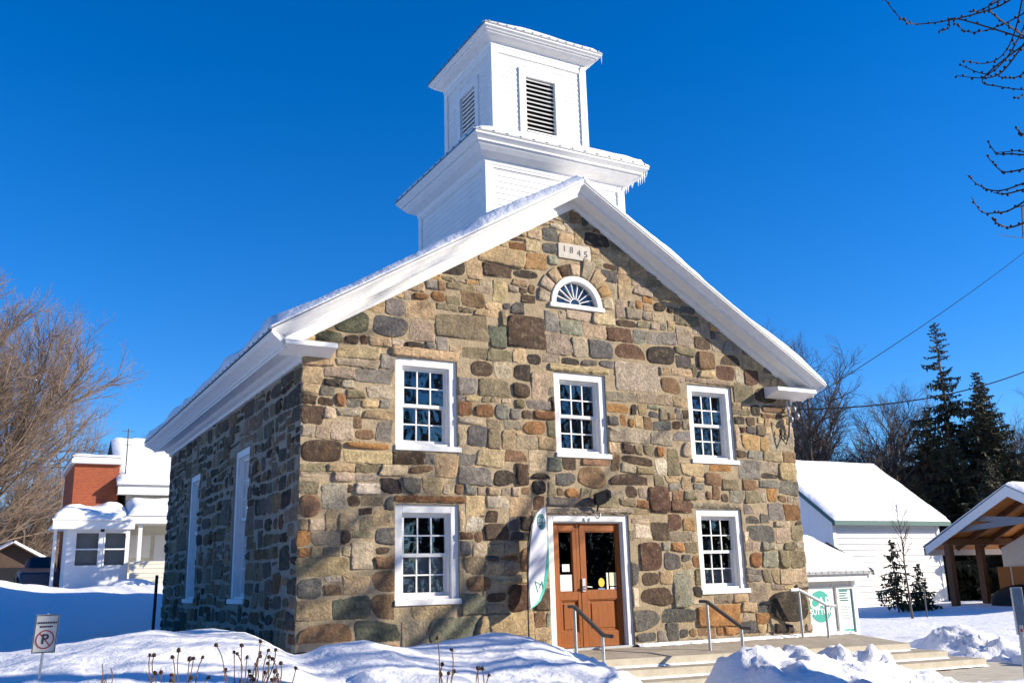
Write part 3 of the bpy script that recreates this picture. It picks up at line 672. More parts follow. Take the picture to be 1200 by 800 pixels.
mb = MB(); mb.add([(cx+.41*math.cos(math.pi*i/24), .058, cz+.41*math.sin(math.pi*i/24)) for i in range(25)], [tuple(range(25))]); mb.build('pane', 'window_glass', fan, fix=False)
mb = MB(); mb.add([(cx+.42*math.cos(math.pi*i/24), .16, cz+.42*math.sin(math.pi*i/24)) for i in range(25)], [tuple(range(25))]); mb.build('interior_recess', 'curtain', fan, fix=False)
# date stone
mb = MB(); mb.prism([(4.65, 0, 7.285), (5.335, 0, 7.285), (5.345, 0, 7.31), (5.345, 0, 7.55), (5.32, 0, 7.575), (4.66, 0, 7.575), (4.645, 0, 7.55), (4.645, 0, 7.31)], (0, -.03, 0))
ds = mb.build('date_stone', 'date_marble', church, bevel=.012)
for ch, x, dz in (('1', 4.775, .015), ('8', 4.925, .01), ('4', 5.085, -.03), ('5', 5.235, -.035)):
    text_part('carved_digit', ch, .17, (x, -.0325, 7.445+dz), (1, 0, 0), (0, 0, 1), 'ink', ds, .002)

# ------------------------------------------------------------ door
a, b, z0, z1 = DOOR[0], DOOR[1], .5, DOOR[3]
mb = MB(); cw = .115; q1, q0 = -.03, -.2
for u0, u1, p, q in ((a, a+cw, z0, z1), (b-cw, b, z0, z1), (a+cw, b-cw, z1-cw, z1)): wbox(TF, mb, u0, u1, p, q, q0, q1)
wbox(TF, mb, b-cw-.02, b-cw, z0, z1-cw-.02, q0, -.06); wbox(TF, mb, a+cw, a+cw+.02, z0, z1-cw-.02, q0, -.06); wbox(TF, mb, a+cw, b-cw, z1-cw-.02, z1-cw, q0, -.06)
df = mb.build('door_frame', 'white_paint', church, bevel=.008)
mb = MB(); wbox(TF, mb, a+.02, b-.02, z0-.02, z0+.035, -.25, -.01); mb.build('threshold', 'galvanized', df)
DA, DB, DZ0, DZ1 = a+cw+.024, b-cw-.024, z0+.04, z1-cw-.024; DW = DB-DA; DH = DZ1-DZ0; DM = DA+DW*.405
def leaf(name, A, B, gl, pn):
    """A..B leaf; gl/pn = glass and panel rectangles (u0,u1,z0,z1)"""
    mb = MB(); n0, n1 = -.165, -.115
    def rails(r0, rs):
        pass
    (g0_, g1_, gz0, gz1), (p0, p1, pz0, pz1) = gl, pn
    sx0, sx1 = min(g0_, p0), max(g1_, p1)
    wbox(TF, mb, A, sx0, DZ0, DZ1, n0, n1); wbox(TF, mb, sx1, B, DZ0, DZ1, n0, n1)
    for (r0_, r1_, q0_, q1_) in (gl, pn):
        if r0_ > sx0+1e-4: wbox(TF, mb, sx0, r0_, q0_, q1_, n0, n1-.001)
        if r1_ < sx1-1e-4: wbox(TF, mb, r1_, sx1, q0_, q1_, n0, n1-.001)
    wbox(TF, mb, sx0, sx1, DZ0, pz0, n0, n1-.001); wbox(TF, mb, sx0, sx1, pz1, gz0, n0, n1-.001); wbox(TF, mb, sx0, sx1, gz1, DZ1, n0, n1-.001)
    for r in (gl, pn):
        k = .018
        wbox(TF, mb, r[0], r[0]+k, r[2], r[3], n0+.012, n1-.012); wbox(TF, mb, r[1]-k, r[1], r[2], r[3], n0+.012, n1-.012); wbox(TF, mb, r[0]+k, r[1]-k, r[2], r[2]+k, n0+.012, n1-.012); wbox(TF, mb, r[0]+k, r[1]-k, r[3]-k, r[3], n0+.012, n1-.012)
    wbox(TF, mb, p0+.018, p1-.018, pz0+.018, pz1-.018, n0+.01, n1-.032)
    wbox(TF, mb, p0+.06, p1-.06, pz0+.06, pz1-.06, n0+.01, n1-.02)
    o = mb.build(name, 'door_wood', church, bevel=.005)
    mb = MB(); mb.add([TF(g0_, gz0, -.142), TF(g1_, gz0, -.142), TF(g1_, gz1, -.142), TF(g0_, gz1, -.142)], [(0, 1, 2, 3)]); mb.build('pane', 'door_glass', o, fix=False)
    mb = MB(); wbox(TF, mb, g0_-.05, g1_+.05, gz0-.05, gz1+.05, -.6, -.59); mb.build('interior_recess', 'interior', o)
    return o
fz = lambda f: DZ1-DH*f
l1 = leaf('door_leaf', DA, DM, (DA+.085*DW, DA+.29*DW, fz(.56), fz(.065)), (DA+.10*DW, DA+.345*DW, fz(.885), fz(.625)))
l2 = leaf('door_leaf', DM+.006, DB, (DA+.475*DW, DA+.945*DW, fz(.555), fz(.065)), (DA+.50*DW, DA+.925*DW, fz(.885), fz(.625)))
mb = MB(); wbox(TF, mb, DM-.012, DM+.018, DZ0, DZ1, -.125, -.108); mb.build('astragal', 'door_wood', l1)
def sheet(name, m, par, f0, f1, g0_, g1_, n=-.138):
    mb = MB(); wbox(TF, mb, DA+f0*DW, DA+f1*DW, fz(g1_), fz(g0_), n, n+.003); return mb.build(name, m, par)
sheet('notice_sheet', 'paper', l1, .105, .28, .42, .555); sheet('notice_sheet', 'paper', l1, .14, .245, .335, .395)
sheet('notice_sheet', 'paper_cream', l2, .83, .94, .41, .52); sheet('notice_sheet', 'paper', l2, .785, .81, .41, .555); sheet('notice_sheet', 'paper', l2, .835, .94, .53, .555); sheet('sticker', 'blue_sticker', l2, .655, .755, .535, .555)
mb = MB(); c = (DA+.705*DW, .136, fz(.49)); mb.prism([(c[0]+.062*math.cos(t*.2618), c[1], c[2]+.075*math.sin(t*.2618)) for t in range(24)], (0, -.004, 0)); mb.build('sticker', 'yellow_sticker', l2)
mb = MB(); hx = DA+.425*DW; wbox(TF, mb, hx-.03, hx+.035, fz(.56), fz(.455), -.116, -.09)
mb.tube([(hx, .09, fz(.52)), (hx, .045, fz(.52)), (hx+.03, .04, fz(.522)), (hx+.13, .042, fz(.525))], [.014, .014, .013, .01], 8); mb.build('handle', 'galvanized', l2, bevel=.004)

# ------------------------------------------------------------ belfry
def clap(mb, p, q, z0, z1, n, pitch=.115, out=.009):
    p, q, n = Vector(p), Vector(q), Vector(n); z = z0; A = []; B = []
    while z < z1-1e-4:
        zz = min(z+pitch, z1)
        for (zz_, o) in ((z, out), (zz, 0)):
            A.append(Vector((p.x, p.y, zz_))+n*o); B.append(Vector((q.x, q.y, zz_))+n*o)
        z = zz
    mb.strip(A, B)
def stage(name, x0, x1, y0, y1, z0, z1, cb, fr, side_smooth=True, cut=None):
    mb = MB(); e = .02
    fs = [((x0, y0), (x1, y0), (0, -1)), ((x0, y1), (x0, y0), (-1, 0)), ((x1, y0), (x1, y1), (1, 0)), ((x1, y1), (x0, y1), (0, 1))]
    for (p, q, n) in fs:
        p, q, n = Vector((*p, 0)), Vector((*q, 0)), Vector((*n, 0)); d = (q-p).normalized()
        if cut is None: clap(mb, p, q, z0, z1, n)
        else:
            L = (q-p).length; h0, h1, c0, c1 = cut
            m = L/2; a_, b_ = m-h0, m+h0
            clap(mb, p, p+d*a_, z0, z1, n); clap(mb, p+d*b_, q, z0, z1, n); clap(mb, p+d*a_, p+d*b_, z0, c0, n); clap(mb, p+d*a_, p+d*b_, c1, z1, n)
    b0 = mb.build(name, 'white_siding', church, fix=False)
    mb = MB(); t = .03; e2 = .026
    for sx in (0, 1):
        for sy in (0, 1):
            X0 = x0-t if sx == 0 else x1-cb; X1 = x0+cb if sx == 0 else x1+t; Y0 = y0-t if sy == 0 else y1-cb; Y1 = y0+cb if sy == 0 else y1+t
            mb.box(X0, X1, Y0, Y1, z0, z1)
    for (X0, X1, Y0, Y1) in ((x0+cb, x1-cb, y0-e2, y0+.05), (x0+cb, x1-cb, y1-.05, y1+e2), (x0-e2, x0+.05, y0+cb, y1-cb), (x1-.05, x1+e2, y0+cb, y1-cb)): mb.box(X0, X1, Y0, Y1, z1-fr, z1)
    mb.build('corner_board', 'white_paint', b0)
    return b0
def ring_cornice(par, x0, x1, y0, y1, prof):
    mb = MB(); rings = []
    for d, z in prof: rings.append([(x0-d, y0-d, z), (x1+d, y0-d, z), (x1+d, y1+d, z), (x0-d, y1+d, z), (x0-d, y0-d, z)])
    for p, q in zip(rings, rings[1:]): mb.strip(p, q)
    return mb.build('cornice', 'white_paint', par)
TX0, TX1, TY0, TY1 = 3.475, 6.525, .49, 3.54
low = stage('belfry_base', TX0, TX1, TY0, TY1, 7.3, 9.17, .13, .12)
ring_cornice(low, TX0, TX1, TY0, TY1, [(.0, 9.10), (.035, 9.10), (.05, 9.17), (.06, 9.19), (.2, 9.27), (.27, 9.34), (.285, 9.36), (.285, 9.385), (.325, 9.39), (.325, 9.42), (.335, 9.43), (.36, 9.455), (.395, 9.485), (.40, 9.495), (.40, 9.53), (.0, 9.60)])
UX0, UX1, UY0, UY1 = 3.92, 6.08, .985, 3.145
upp = stage('belfry', UX0, UX1, UY0, UY1, 9.6, 12.01, .13, .2, cut=(.34, 0, 10.22, 11.43))
ring_cornice(upp, UX0, UX1, UY0, UY1, [(.0, 11.93), (.035, 11.93), (.045, 12.0), (.06, 12.01), (.15, 12.055), (.2, 12.09), (.21, 12.105), (.21, 12.125), (.24, 12.13), (.25, 12.15), (.285, 12.175), (.29, 12.185), (.29, 12.22), (0, 12.28)])
def hip_roof(par, x0, x1, y0, y1, d, z, xi0, xi1, yi0, yi1, zi, seed, th):
    mb = MB(); O = [(x0-d, y0-d, z), (x1+d, y0-d, z), (x1+d, y1+d, z), (x0-d, y1+d, z)]; I = [(xi0, yi0, zi), (xi1, yi0, zi), (xi1, yi1, zi), (xi0, yi1, zi)]
    mb.strip(O+[O[0]], I+[I[0]]); mb.strip([(p[0], p[1], p[2]-.03) for p in O+[O[0]]], O+[O[0]]); mb.add(I, [(0, 1, 2, 3)])
    for i in range(14):
        x = x0-d+.1+i*(x1-x0+2*d-.2)/13; mb.box(x-.013, x+.013, y0-d-.006, y0-d+.14, z-.005, z+.03+.0)
        y = y0-d+.1+i*(y1-y0+2*d-.2)/13; mb.box(x0-d-.006, x0-d+.14, y-.013, y+.013, z-.005, z+.03)
    r = mb.build('cornice_roof', 'metal_roof', par)
    mb = MB()
    for k in range(4):
        P, Q = Vector(O[k]), Vector(O[(k+1) % 4]); Rr, S_ = Vector(I[(k+1) % 4]), Vector(I[k])
        snow_sheet(mb, P+(S_-P)*.02, Q+(Rr-Q)*.02, Rr, S_, 40, 14, th, seed+k, edge=.05, lump=.7)
    mb.build('roof_snow', 'snow', par, smooth=True)
hip_roof(low, TX0, TX1, TY0, TY1, .41, 9.56, UX0-.02, UX1+.02, UY0-.02, UY1+.02, 9.80, 30, .085)
hip_roof(upp, UX0, UX1, UY0, UY1, .30, 12.245, 4.9, 5.1, 1.95, 2.15, 12.62, 40, .085)
# louvred openings on three visible sides
def louvre(cen, rgt, nrm):
    c, r, n = Vector(cen), Vector(rgt), Vector(nrm); up = Vector((0, 0, 1)); mb = MB()
    hw, z0, z1 = .34, 10.22, 11.43
    def bx(u0, u1, p, q, n0, n1): mb.obox(c+r*(u0+u1)/2+up*((p+q)/2-c.z)+n*(n0+n1)/2, r*(u1-u0)/2, up*(q-p)/2, n*(n1-n0)/2)
    bx(-hw-.155, -hw, 9.7, z1+.17, -.06, .032); bx(hw, hw+.155, 9.7, z1+.17, -.06, .032); bx(-hw, hw, z1, z1+.17, -.06, .030); bx(-hw, hw, 9.7, z0, -.06, .030); bx(-hw, hw, z0, z0+.03, -.06, .05)
    fr = mb.build('louvre_window', 'white_paint', church, bevel=.004)
    mb = MB(); k = 13
    for i in range(k):
        z = z0+.06+(z1-z0-.07)*i/(k-1)
        a_ = c+up*(z-c.z)+n*-.075; d = (n*.055+up*-.032)
        mb.obox(a_, r*(hw+.0), d*1.0, d.cross(r).normalized()*.013)
    mb.build('slats', 'louvre_white', fr)
    mb = MB(); bx(-hw-.02, hw+.02, z0-.02, z1+.02, -.34, -.33); mb.build('interior_recess', 'interior', fr)
louvre((5.0, UY0, 11), (1, 0, 0), (0, -1, 0)); louvre((UX0, 2.065, 11), (0, -1, 0), (-1, 0, 0)); louvre((UX1, 2.065, 11), (0, 1, 0), (1, 0, 0))
# icicles at the right edge of the lower cornice and one on the upper
mb = MB(); g1 = random.Random(5)
for i in range(26):
    y = TY0-.35+i*.07; L = g1.uniform(.03, .16) if g1.random() < .8 else .22; x = TX1+.36-.0*i
    mb.tube([(x, y, 9.49), (x+.005, y+.003, 9.47-L*.5), (x, y, 9.47-L)], [.022, .014, .003], 6)
    if g1.random() < .6: mb.ball((x-.02, y+.01, 9.47), g1.uniform(.02, .05), 7, 5)
for i in range(16): x = TX1+.30-.018*i; mb.tube([(x, TY0+.0+.05*g1.random(), 9.38), (x, TY0+.02, 9.36-g1.uniform(.03, .13))], [.02, .003], 6)
mb.build('icicles', 'ice', low, smooth=True); mb = MB()
mb.tube([(UX1+.28, UY0-.27, 12.2), (UX1+.28, UY0-.27, 12.1), (UX1+.28, UY0-.27, 12.0)], [.012, .009, .002], 6)
mb.build('icicle', 'ice', upp, smooth=True)

# ------------------------------------------------------------ things round the church
# flood lamp over the door
t = thing('wall_lamp', 'small black flood lamp on a bent conduit above the wooden door', 'lamp')
mb = MB(); c = Vector((5.22, -.17, 2.98)); ax = Vector((.14, -.03, .05)); up_ = Vector((-.03, -.03, .085)); fw = ax.cross(up_).normalized()*.05
mb.obox(c, ax*.85, up_*.95, fw); mb.obox(c+ax*.9+up_*.2, ax*.2, up_*.7, fw*1.3); mb.obox(c-up_*1.0-fw*.6, ax*.5, up_*.2, fw*1.4); mb.build('lamp_head', 'black_paint', t, bevel=.012)
mb = MB(); mb.tube([(5.2, -.16, 2.93), (5.2, -.1, 2.86), (5.19, -.06, 2.75)], .016, 8); mb.ball((5.2, -.05, 2.93), .05, 10, 6); mb.build('bracket', 'black_paint', t)
mb = MB(); mb.tube([(5.19+.055*math.cos(a), -.075, 2.70+.06*math.sin(a)) for a in [math.pi*(.9+i*1.2/10) for i in range(11)]], .014, 7); mb.build('conduit_loop', 'galvanized', t)

# feather flag
t = thing('feather_flag', 'white and teal feather flag on a thin black pole left of the wooden door', 'flag')
pole = [(3.60, -.37, .1), (3.60, -.37, 1.1), (3.61, -.365, 1.7), (3.64, -.355, 2.2), (3.71, -.335, 2.5), (3.82, -.305, 2.68), (3.95, -.275, 2.78), (4.06, -.25, 2.81)]
mb = MB(); mb.tube(pole, [.013, .013, .012, .011, .01, .009, .007, .005], 7); mb.build('pole', 'black_paint', t)
def edge_l(z): return float(np.interp(z, [1.2, 1.7, 2.2, 2.5, 2.68, 2.78, 2.81], [3.62, 3.62, 3.65, 3.72, 3.83, 3.96, 4.06]))
def edge_r(z): return float(np.interp(z, [1.2, 1.24, 1.32, 1.45, 1.6, 1.8, 2.1, 2.81], [3.64, 3.76, 3.89, 3.98, 4.03, 4.06, 4.075, 4.075]))
def fy(x, z): return -.37+.26*(x-3.6)+.018*math.sin(7*x+4*z)+.012*math.sin(5*z)
def cloth(name, f0, f1, m, par, off=0, z0=1.2, z1=2.8, nz=44, nu=10):
    mb = MB(); vs = []
    for j in range(nz+1):
        z = z0+(z1-z0)*j/nz; a, b = edge_l(z), edge_r(z)
        for i in range(nu+1): f = f0+(f1-f0)*i/nu; x = a+(b-a)*f; vs.append((x, fy(x, z)+off, z))
    mb.add(vs, [(j*(nu+1)+i, j*(nu+1)+i+1, (j+1)*(nu+1)+i+1, (j+1)*(nu+1)+i) for j in range(nz) for i in range(nu)])
    o = mb.build(name, m, par, smooth=True, fix=False)
    s_ = o.modifiers.new('thick', 'SOLIDIFY'); s_.thickness = .003; s_.offset = 0
    return o
ban = cloth('banner', .0, 1, 'flag_cloth', t)
mb = MB(); A = []; B = []
for j in range(40):
    z = 1.2+(2.35-1.2)*j/39; x = edge_r(z); wd = .055*(1-max(0, (z-1.9)/.5))+.004; a = max(edge_l(z), x-wd); A.append((x, fy(x, z)-.005, z)); B.append((a, fy(a, z)-.005, z))
mb.strip(A, B); mb.build('teal_border', 'teal', ban, fix=False)
mb = MB(); A = []; B = []
for j in range(44):
    z = 1.22+1.57*j/43; a = edge_l(z); A.append((a-.002, fy(a, z)-.005, z)); B.append((a+.028, fy(a+.028, z)-.005, z))
mb.strip(A, B); mb.build('pole_sleeve', 'black_paint', ban, fix=False)
cc = (3.945, 2.555); mb = MB(); rg = []
for k in range(7):
    f = k/6; rg.append([(cc[0]+.105*f*math.cos(q*.2618), fy(cc[0]+.105*f*math.cos(q*.2618), cc[1]+.13*f*math.sin(q*.2618))-.006, cc[1]+.13*f*math.sin(q*.2618)) for q in range(25)])
for p_, q_ in zip(rg, rg[1:]): mb.strip(p_, q_)
mb.build('logo_disc', 'teal_dark', ban, fix=False)
nf = (1, .24, 0)
for tx_, sz_, dz_ in (('CAB', .085, .025), ('SUTTON', .042, -.042)):
    tp = text_part('logo_text', tx_, sz_, (0, 0, 0), (1, 0, 0), (0, 0, 1), 'flag_cloth', ban)
    for v_ in tp.data.vertices: v_.co = (cc[0]+v_.co.x, fy(cc[0]+v_.co.x, cc[1]+dz_+v_.co.z)-.009+v_.co.y*.3, cc[1]+dz_+v_.co.z)
mb = MB()
for (x, z, x2, z2) in ((3.78, 1.62, 3.92, 1.56), (3.79, 1.60, 3.84, 1.44), (3.86, 1.5, 3.94, 1.62), (3.93, 1.62, 3.95, 1.5)): mb.bar((x, fy(x, z)-.006, z), (x2, fy(x2, z2)-.006, z2), .012, .004)
mb.build('printed_mark', 'teal', ban)

# handrails
def rail(label, posts, path, dark=True):
    t = thing('handrail', label, 'handrail', 'metal handrails on the concrete steps')
    for (x, y, a, b) in posts: mb = MB(); mb.tube([(x, y, a), (x, y, b)], .024, 10); mb.build('post', 'galvanized', t, smooth=False)
    mb = MB()
    for p, q in zip(path, path[1:]): mb.bar(p, q, .05, .05)
    mb.build('rail', 'dark_rail' if dark else 'galvanized', t, bevel=.008)
    if dark:
        for (x, y, a, b) in posts: mb = MB(); mb.box(x-.06, x+.06, y-.06, y+.06, a-.004, a+.012); mb.build('base_plate', 'galvanized', t)
rail('steel handrail with dark top bar crossing in front of the wooden door', [(4.03, -1.05, .46, 1.2), (3.885, -2.0, .14, .83)], [(4.06, -.84, 1.225), (4.03, -1.05, 1.225), (3.885, -2.02, .845), (3.845, -2.3, .84)])
rail('steel handrail with dark top bar between the door and the lower right window', [(6.62, -1.05, .43, 1.2), (6.46, -2.02, .1, .82)], [(6.655, -.83, 1.22), (6.62, -1.05, 1.22), (6.46, -2.04, .835), (6.42, -2.3, .83)])
rail('all grey handrail beside the church corner, in front of the round sign', [(9.45, -.30, .49, 1.30), (9.98, -.42, .44, 1.06)], [(9.24, -.30, 1.335), (9.45, -.30, 1.335), (10.02, -.43, 1.03), (10.2, -.46, 1.02)], dark=False)

# low white shed at the church corner
t = thing('entrance_shed', 'low white shed with a deep snow cap against the right corner of the church', 'shed')
mb = MB(); x0, x1, y0, y1 = 10.06, 11.62, .34, 2.1
mb.add([(x0, y0, -.1), (x1, y0, -.1), (x1, y1, -.1), (x0, y1, -.1), (x0, y0, 1.62), (x1, y0, 1.62), (x1, y1, 1.62), (x0, y1, 1.62), (x0, 1.22, 2.2), (x1, 1.22, 2.2)], [(0, 1, 5, 4), (1, 2, 6, 9, 5), (2, 3, 7, 6), (3, 0, 4, 8, 7)])
mb.build('wall', 'white_siding', t)
for b_ in ((x1-.1, x1+.02, y0-.02, y0+.1, -.05, 1.6), (10.975, 11.02, y0-.015, y0+.03, .3, 1.42)): mb = MB(); mb.box(*b_); mb.build('corner_board', 'aged_white', t)
mb = MB(); mb.box(x0-.03, x1+.2, .10, .125, 1.47, 1.60); mb.box(x0-.03, x1+.2, .125, y0+.001, 1.475, 1.495); mb.build('fascia', 'white_paint', t)
mb = MB(); 
for (ya, za, yb, zb) in ((.04, 1.60, 1.22, 2.23), (2.42, 1.60, 1.22, 2.23)): mb.add([(x0-.05, ya, za), (x1+.26, ya, za), (x1+.26, yb, zb), (x0-.05, yb, zb), (x0-.05, ya, za+.03), (x1+.26, ya, za+.03), (x1+.26, yb, zb+.03), (x0-.05, yb, zb+.03)], [(0, 1, 2, 3), (4, 5, 6, 7), (0, 1, 5, 4), (1, 2, 6, 5), (3, 0, 4, 7)])
for i in range(11): x = x0+.08+i*.165; mb.box(x-.012, x+.012, .034, .06, 1.60, 1.645)
r = mb.build('roof', 'metal_roof', t)
mb = MB(); mb.prism([(x1+.262, .03, 1.56), (x1+.262, .03, 1.66), (x1+.262, 1.22, 2.29), (x1+.262, 1.22, 2.19)], (.03, 0, 0)); mb.build('rake_edge', 'dark_rail', r)
mb = MB(); snow_sheet(mb, (x0-.05, .06, 1.635), (x1+.20, .06, 1.635), (x1-.10, 1.22, 2.27), (x0-.05, 1.22, 2.27), 40, 22, .20, 77, edge=.35, lump=.4)
snow_sheet(mb, (x0-.05, 2.4, 1.635), (x1+.23, 2.4, 1.635), (x1+.05, 1.22, 2.27), (x0-.05, 1.22, 2.27), 30, 16, .20, 78, edge=.35, lump=.4); mb.build('roof_snow', 'snow', r, smooth=True)
# round-logo sign
t = thing('logo_sign', 'white board with a big teal disc reading CAB SUTTON, beside the church corner', 'sign')
mb = MB(); mb.box(10.28, 10.955, .29, .325, .44, 1.36); mb.build('board', 'sign_white', t, bevel=.004)
mb = MB(); c = (10.585, .287, .995); mb.prism([(c[0]+.30*math.cos(k*math.pi/24), c[1], c[2]+.30*math.sin(k*math.pi/24)) for k in range(48)], (0, -.003, 0)); d = mb.build('logo_disc', 'teal', t)
text_part('logo_text', 'CAB', .30, (c[0], c[1]-.006, c[2]+.055), (1, 0, 0), (0, 0, 1), 'sign_white', t, .001, .008)
text_part('logo_text', 'SUTTON', .152, (c[0], c[1]-.006, c[2]-.105), (1, 0, 0), (0, 0, 1), 'sign_white', t, .001, .004)
t = thing('notice_board', 'white framed notice board with lines of small print right of the teal disc sign', 'notice board')
mb = MB(); a, b, p, q = 11.04, 11.55, .38, 1.37; f = .055
for (u0, u1, v0, v1) in ((a, a+f, p, q), (b-f, b, p, q), (a+f, b-f, p, p+f*1.6), (a+f, b-f, q-f, q)): mb.box(u0, u1, .275, .325, v0, v1)
mb.build('frame', 'white_paint', t, bevel=.004)
mb = MB(); mb.box(a+f, b-f, .305, .322, p+f, q-f); bk = mb.build('poster', 'sign_white', t)
mb = MB(); g2 = random.Random(2)
for i in range(5):
    z = 1.27-.045*i; x = a+.10
    while x < a+.10+(.22 if i != 2 else .16): w_ = g2.uniform(.015, .035); mb.box(x, x+w_, .302, .305, z-.013, z+.013); x += w_+.008
for i in range(9):
    z = .98-.03*i; x = a+.10
    while x < b-.14-(.05 if i % 3 == 0 else 0): w_ = g2.uniform(.012, .04); mb.box(x, x+w_, .302, .305, z-.0055, z+.0055); x += w_+.012
mb.build('print', 'teal_dark', bk)
mb = MB(); mb.box(b-f-.03, b-f-.004, .302, .305, p+.13, q-f-.01); mb.box(a+.16, b-f-.03, .302, .305, p+.115, p+.16); mb.box(a+.10, b-.1, .302, .305, q-f-.03, q-f-.018); mb.build('print', 'teal', bk)

# overhead wires into the gable corner, with its anchor
t = thing('service_mast', 'grey wire anchor with insulators fixed under the right cornice return', 'wire anchor')
mb = MB(); mb.tube([(9.86, -.06, 4.98), (9.86, -.09, 4.7), (9.86, -.06, 4.25)], .02, 7); mb.tube([(9.9, -.1, 4.82), (10.02, -.2, 4.84)], .015, 6); mb.build('conduit', 'galvanized', t)
mb = MB()
for (x, y, z) in ((9.93, -.17, 4.80), (9.98, -.19, 4.66), (9.86, -.14, 4.6)): mb.ball((x, y, z), .05, 9, 6, 1.3)
mb.build('insulator', 'insulator', t, smooth=True)
mb = MB(); mb.tube([(9.86, -.09, 4.6), (9.8, -.1, 4.3), (9.7, -.1, 4.1), (9.62, -.08, 4.22), (9.6, -.06, 4.4)], .012, 5); mb.build('drip_loop', 'wire_black', t)
def wire(label, a, b, sag, r):
    a, b = Vector(a), Vector(b); pts = [a.lerp(b, i/40)-Vector((0, 0, sag*4*(i/40)*(1-i/40))) for i in range(41)]
    mb = MB(); mb.tube(pts, r, 5); tag(mb.build('overhead_wire', 'wire_black'), label, 'wire', 'overhead wires to the church corner')
wire('steeper thin black overhead wire running up from the church corner', (9.95, -.18, 4.82), (33.5, 6.28, 15.75), .25, .009)
wire('flatter thick black overhead wire passing in front of the spruces', (9.98, -.2, 4.80), (29.6, 3.8, 9.85), .75, .016)

# ------------------------------------------------------------ right: barn, pavilion, small trees, pole
def gz(x, y): return hz(x, y)
t = thing('white_barn', 'white clapboard barn with snowy roof and dark green trim behind the church', 'barn')
bx0, bx1, by0, by1, be, br_ = 30.1, 37.3, 18, 25.4, 4.15, 7.0; bym = (by0+by1)/2
mb = MB(); clap(mb, (bx0, by0, 0), (bx1, by0, 0), -.3, be, (0, -1, 0), .27, .05); mb.build('wall', 'white_siding', t, fix=False)
mb = MB(); mb.add([(bx0, by0, -.3), (bx0, by1, -.3), (bx0, by1, be), (bx0, bym, br_), (bx0, by0, be)], [(0, 1, 2, 3, 4)]); mb.add([(bx1, by0, -.3), (bx1, by1, -.3), (bx1, by1, be), (bx1, bym, br_), (bx1, by0, be)], [(0, 1, 2, 3, 4)]); mb.add([(bx0, by1, -.3), (bx1, by1, -.3), (bx1, by1, be), (bx0, by1, be)], [(0, 1, 2, 3)]); mb.build('gable_wall', 'grey_gable', t)
for b_ in ((bx0-.05, bx0+.16, by0-.07, by0+.1, -.3, be), (bx1-.16, bx1+.05, by0-.07, by0+.1, -.3, be)): mb = MB(); mb.box(*b_); mb.build('corner_board', 'white_paint', t)
mb = MB(); ov = .45; sl_ = (br_-be)/(bym-by0)
ye = by0-ov; ze = be-ov*sl_
mb.box(bx0-.3, bx1+.45, ye-.03, ye+.04, ze-.05, ze+.15); mb.box(bx0-.02, bx1+.02, by0-.08, by0, be-.38, be-.1)
for xx in (bx0-.32, bx1+.42): mb.prism([(xx, ye-.02, ze-.05), (xx, ye-.02, ze+.13), (xx, bym, br_+.13), (xx, bym, br_-.07)], (.06, 0, 0))
mb.build('roof_trim', 'green_trim', t)
mb = MB()
for s in (0, 1):
    ya = ye if s == 0 else by1+ov
    mb.add([(bx0-.28, ya, ze+.1), (bx1+.43, ya, ze+.1), (bx1+.43, bym, br_+.1), (bx0-.28, bym, br_+.1), (bx0-.28, ya, ze+.14), (bx1+.43, ya, ze+.14), (bx1+.43, bym, br_+.14), (bx0-.28, bym, br_+.14)], [(0, 1, 2, 3), (4, 5, 6, 7), (0, 1, 5, 4), (1, 2, 6, 5), (0, 3, 7, 4)])
r = mb.build('roof', 'metal_roof', t); mb = MB()
snow_sheet(mb, (bx0-.28, ye, ze+.15), (bx1+.43, ye, ze+.15), (bx1+.43, bym, br_+.15), (bx0-.28, bym, br_+.15), 40, 26, .16, 50, edge=.3, lump=.3); snow_sheet(mb, (bx0-.28, by1+ov, ze+.15), (bx1+.43, by1+ov, ze+.15), (bx1+.43, bym, br_+.15), (bx0-.28, bym, br_+.15), 20, 16, .16, 51, edge=.3, lump=.3)
mb.build('roof_snow', 'snow', r, smooth=True)
# pavilion, gable towards the church
t = thing('timber_pavilion', 'open timber pavilion with orange board ceiling and snow on its gable roof', 'pavilion')
px0, px1, yc, hw, pz, ez = 31.0, 42.0, 9.8, 4.05, 4.65, 2.5
gp = gz(31, 13)-.1; slp = (pz-ez)/hw
mb = MB()
for (x, y) in ((px0+.3, yc+3.15), (px0+2.3, yc+3.15), (px1-.5, yc+3.15), (px0+.3, yc-3.15), (px0+2.3, yc-3.15), (px1-.5, yc-3.15)):
    mb = MB(); mb.box(x-.13, x+.13, y-.13, y+.13, -.4, ez+.15); mb.build('post', 'cedar_dark', t)
for y in (yc+3.15, yc-3.15): mb = MB(); mb.box(px0+.1, px1-.2, y-.12, y+.12, ez+.16, ez+.42); mb.build('beam', 'cedar_dark', t)
for s, nm in ((1, 0), (-1, 0)):
    mb = MB(); k = .1
    A = [(yc, pz), (yc+s*hw, ez)]
    mb.prism([(px0+.06, yc, pz), (px0+.06, yc+s*hw, ez), (px1, yc+s*hw, ez), (px1, yc, pz)], (0, 0, .07)); mb.build('board_ceiling', 'cedar', t)
    mb = MB()
    for i in range(1, 8):
        x = px0+.2+i*1.45; mb.bar((x, yc+s*.15, pz-.2), (x, yc+s*(hw-.3), ez+.02), .12, .2)
    mb.build('rafters', 'cedar_dark', t)
    mb = MB(); mb.prism([(px0, yc, pz-.28), (px0, yc, pz+.12), (px0, yc+s*(hw+.08), ez+.07), (px0, yc+s*(hw+.08), ez-.24)], (.055, 0, 0)); mb.build('rake_board', 'white_paint', t)
    mb = MB(); mb.box(px0, px1, yc+s*hw if s > 0 else yc-hw-.08, yc+hw+.08 if s > 0 else yc-hw, ez-.24, ez+.07); mb.build('fascia', 'white_paint', t)
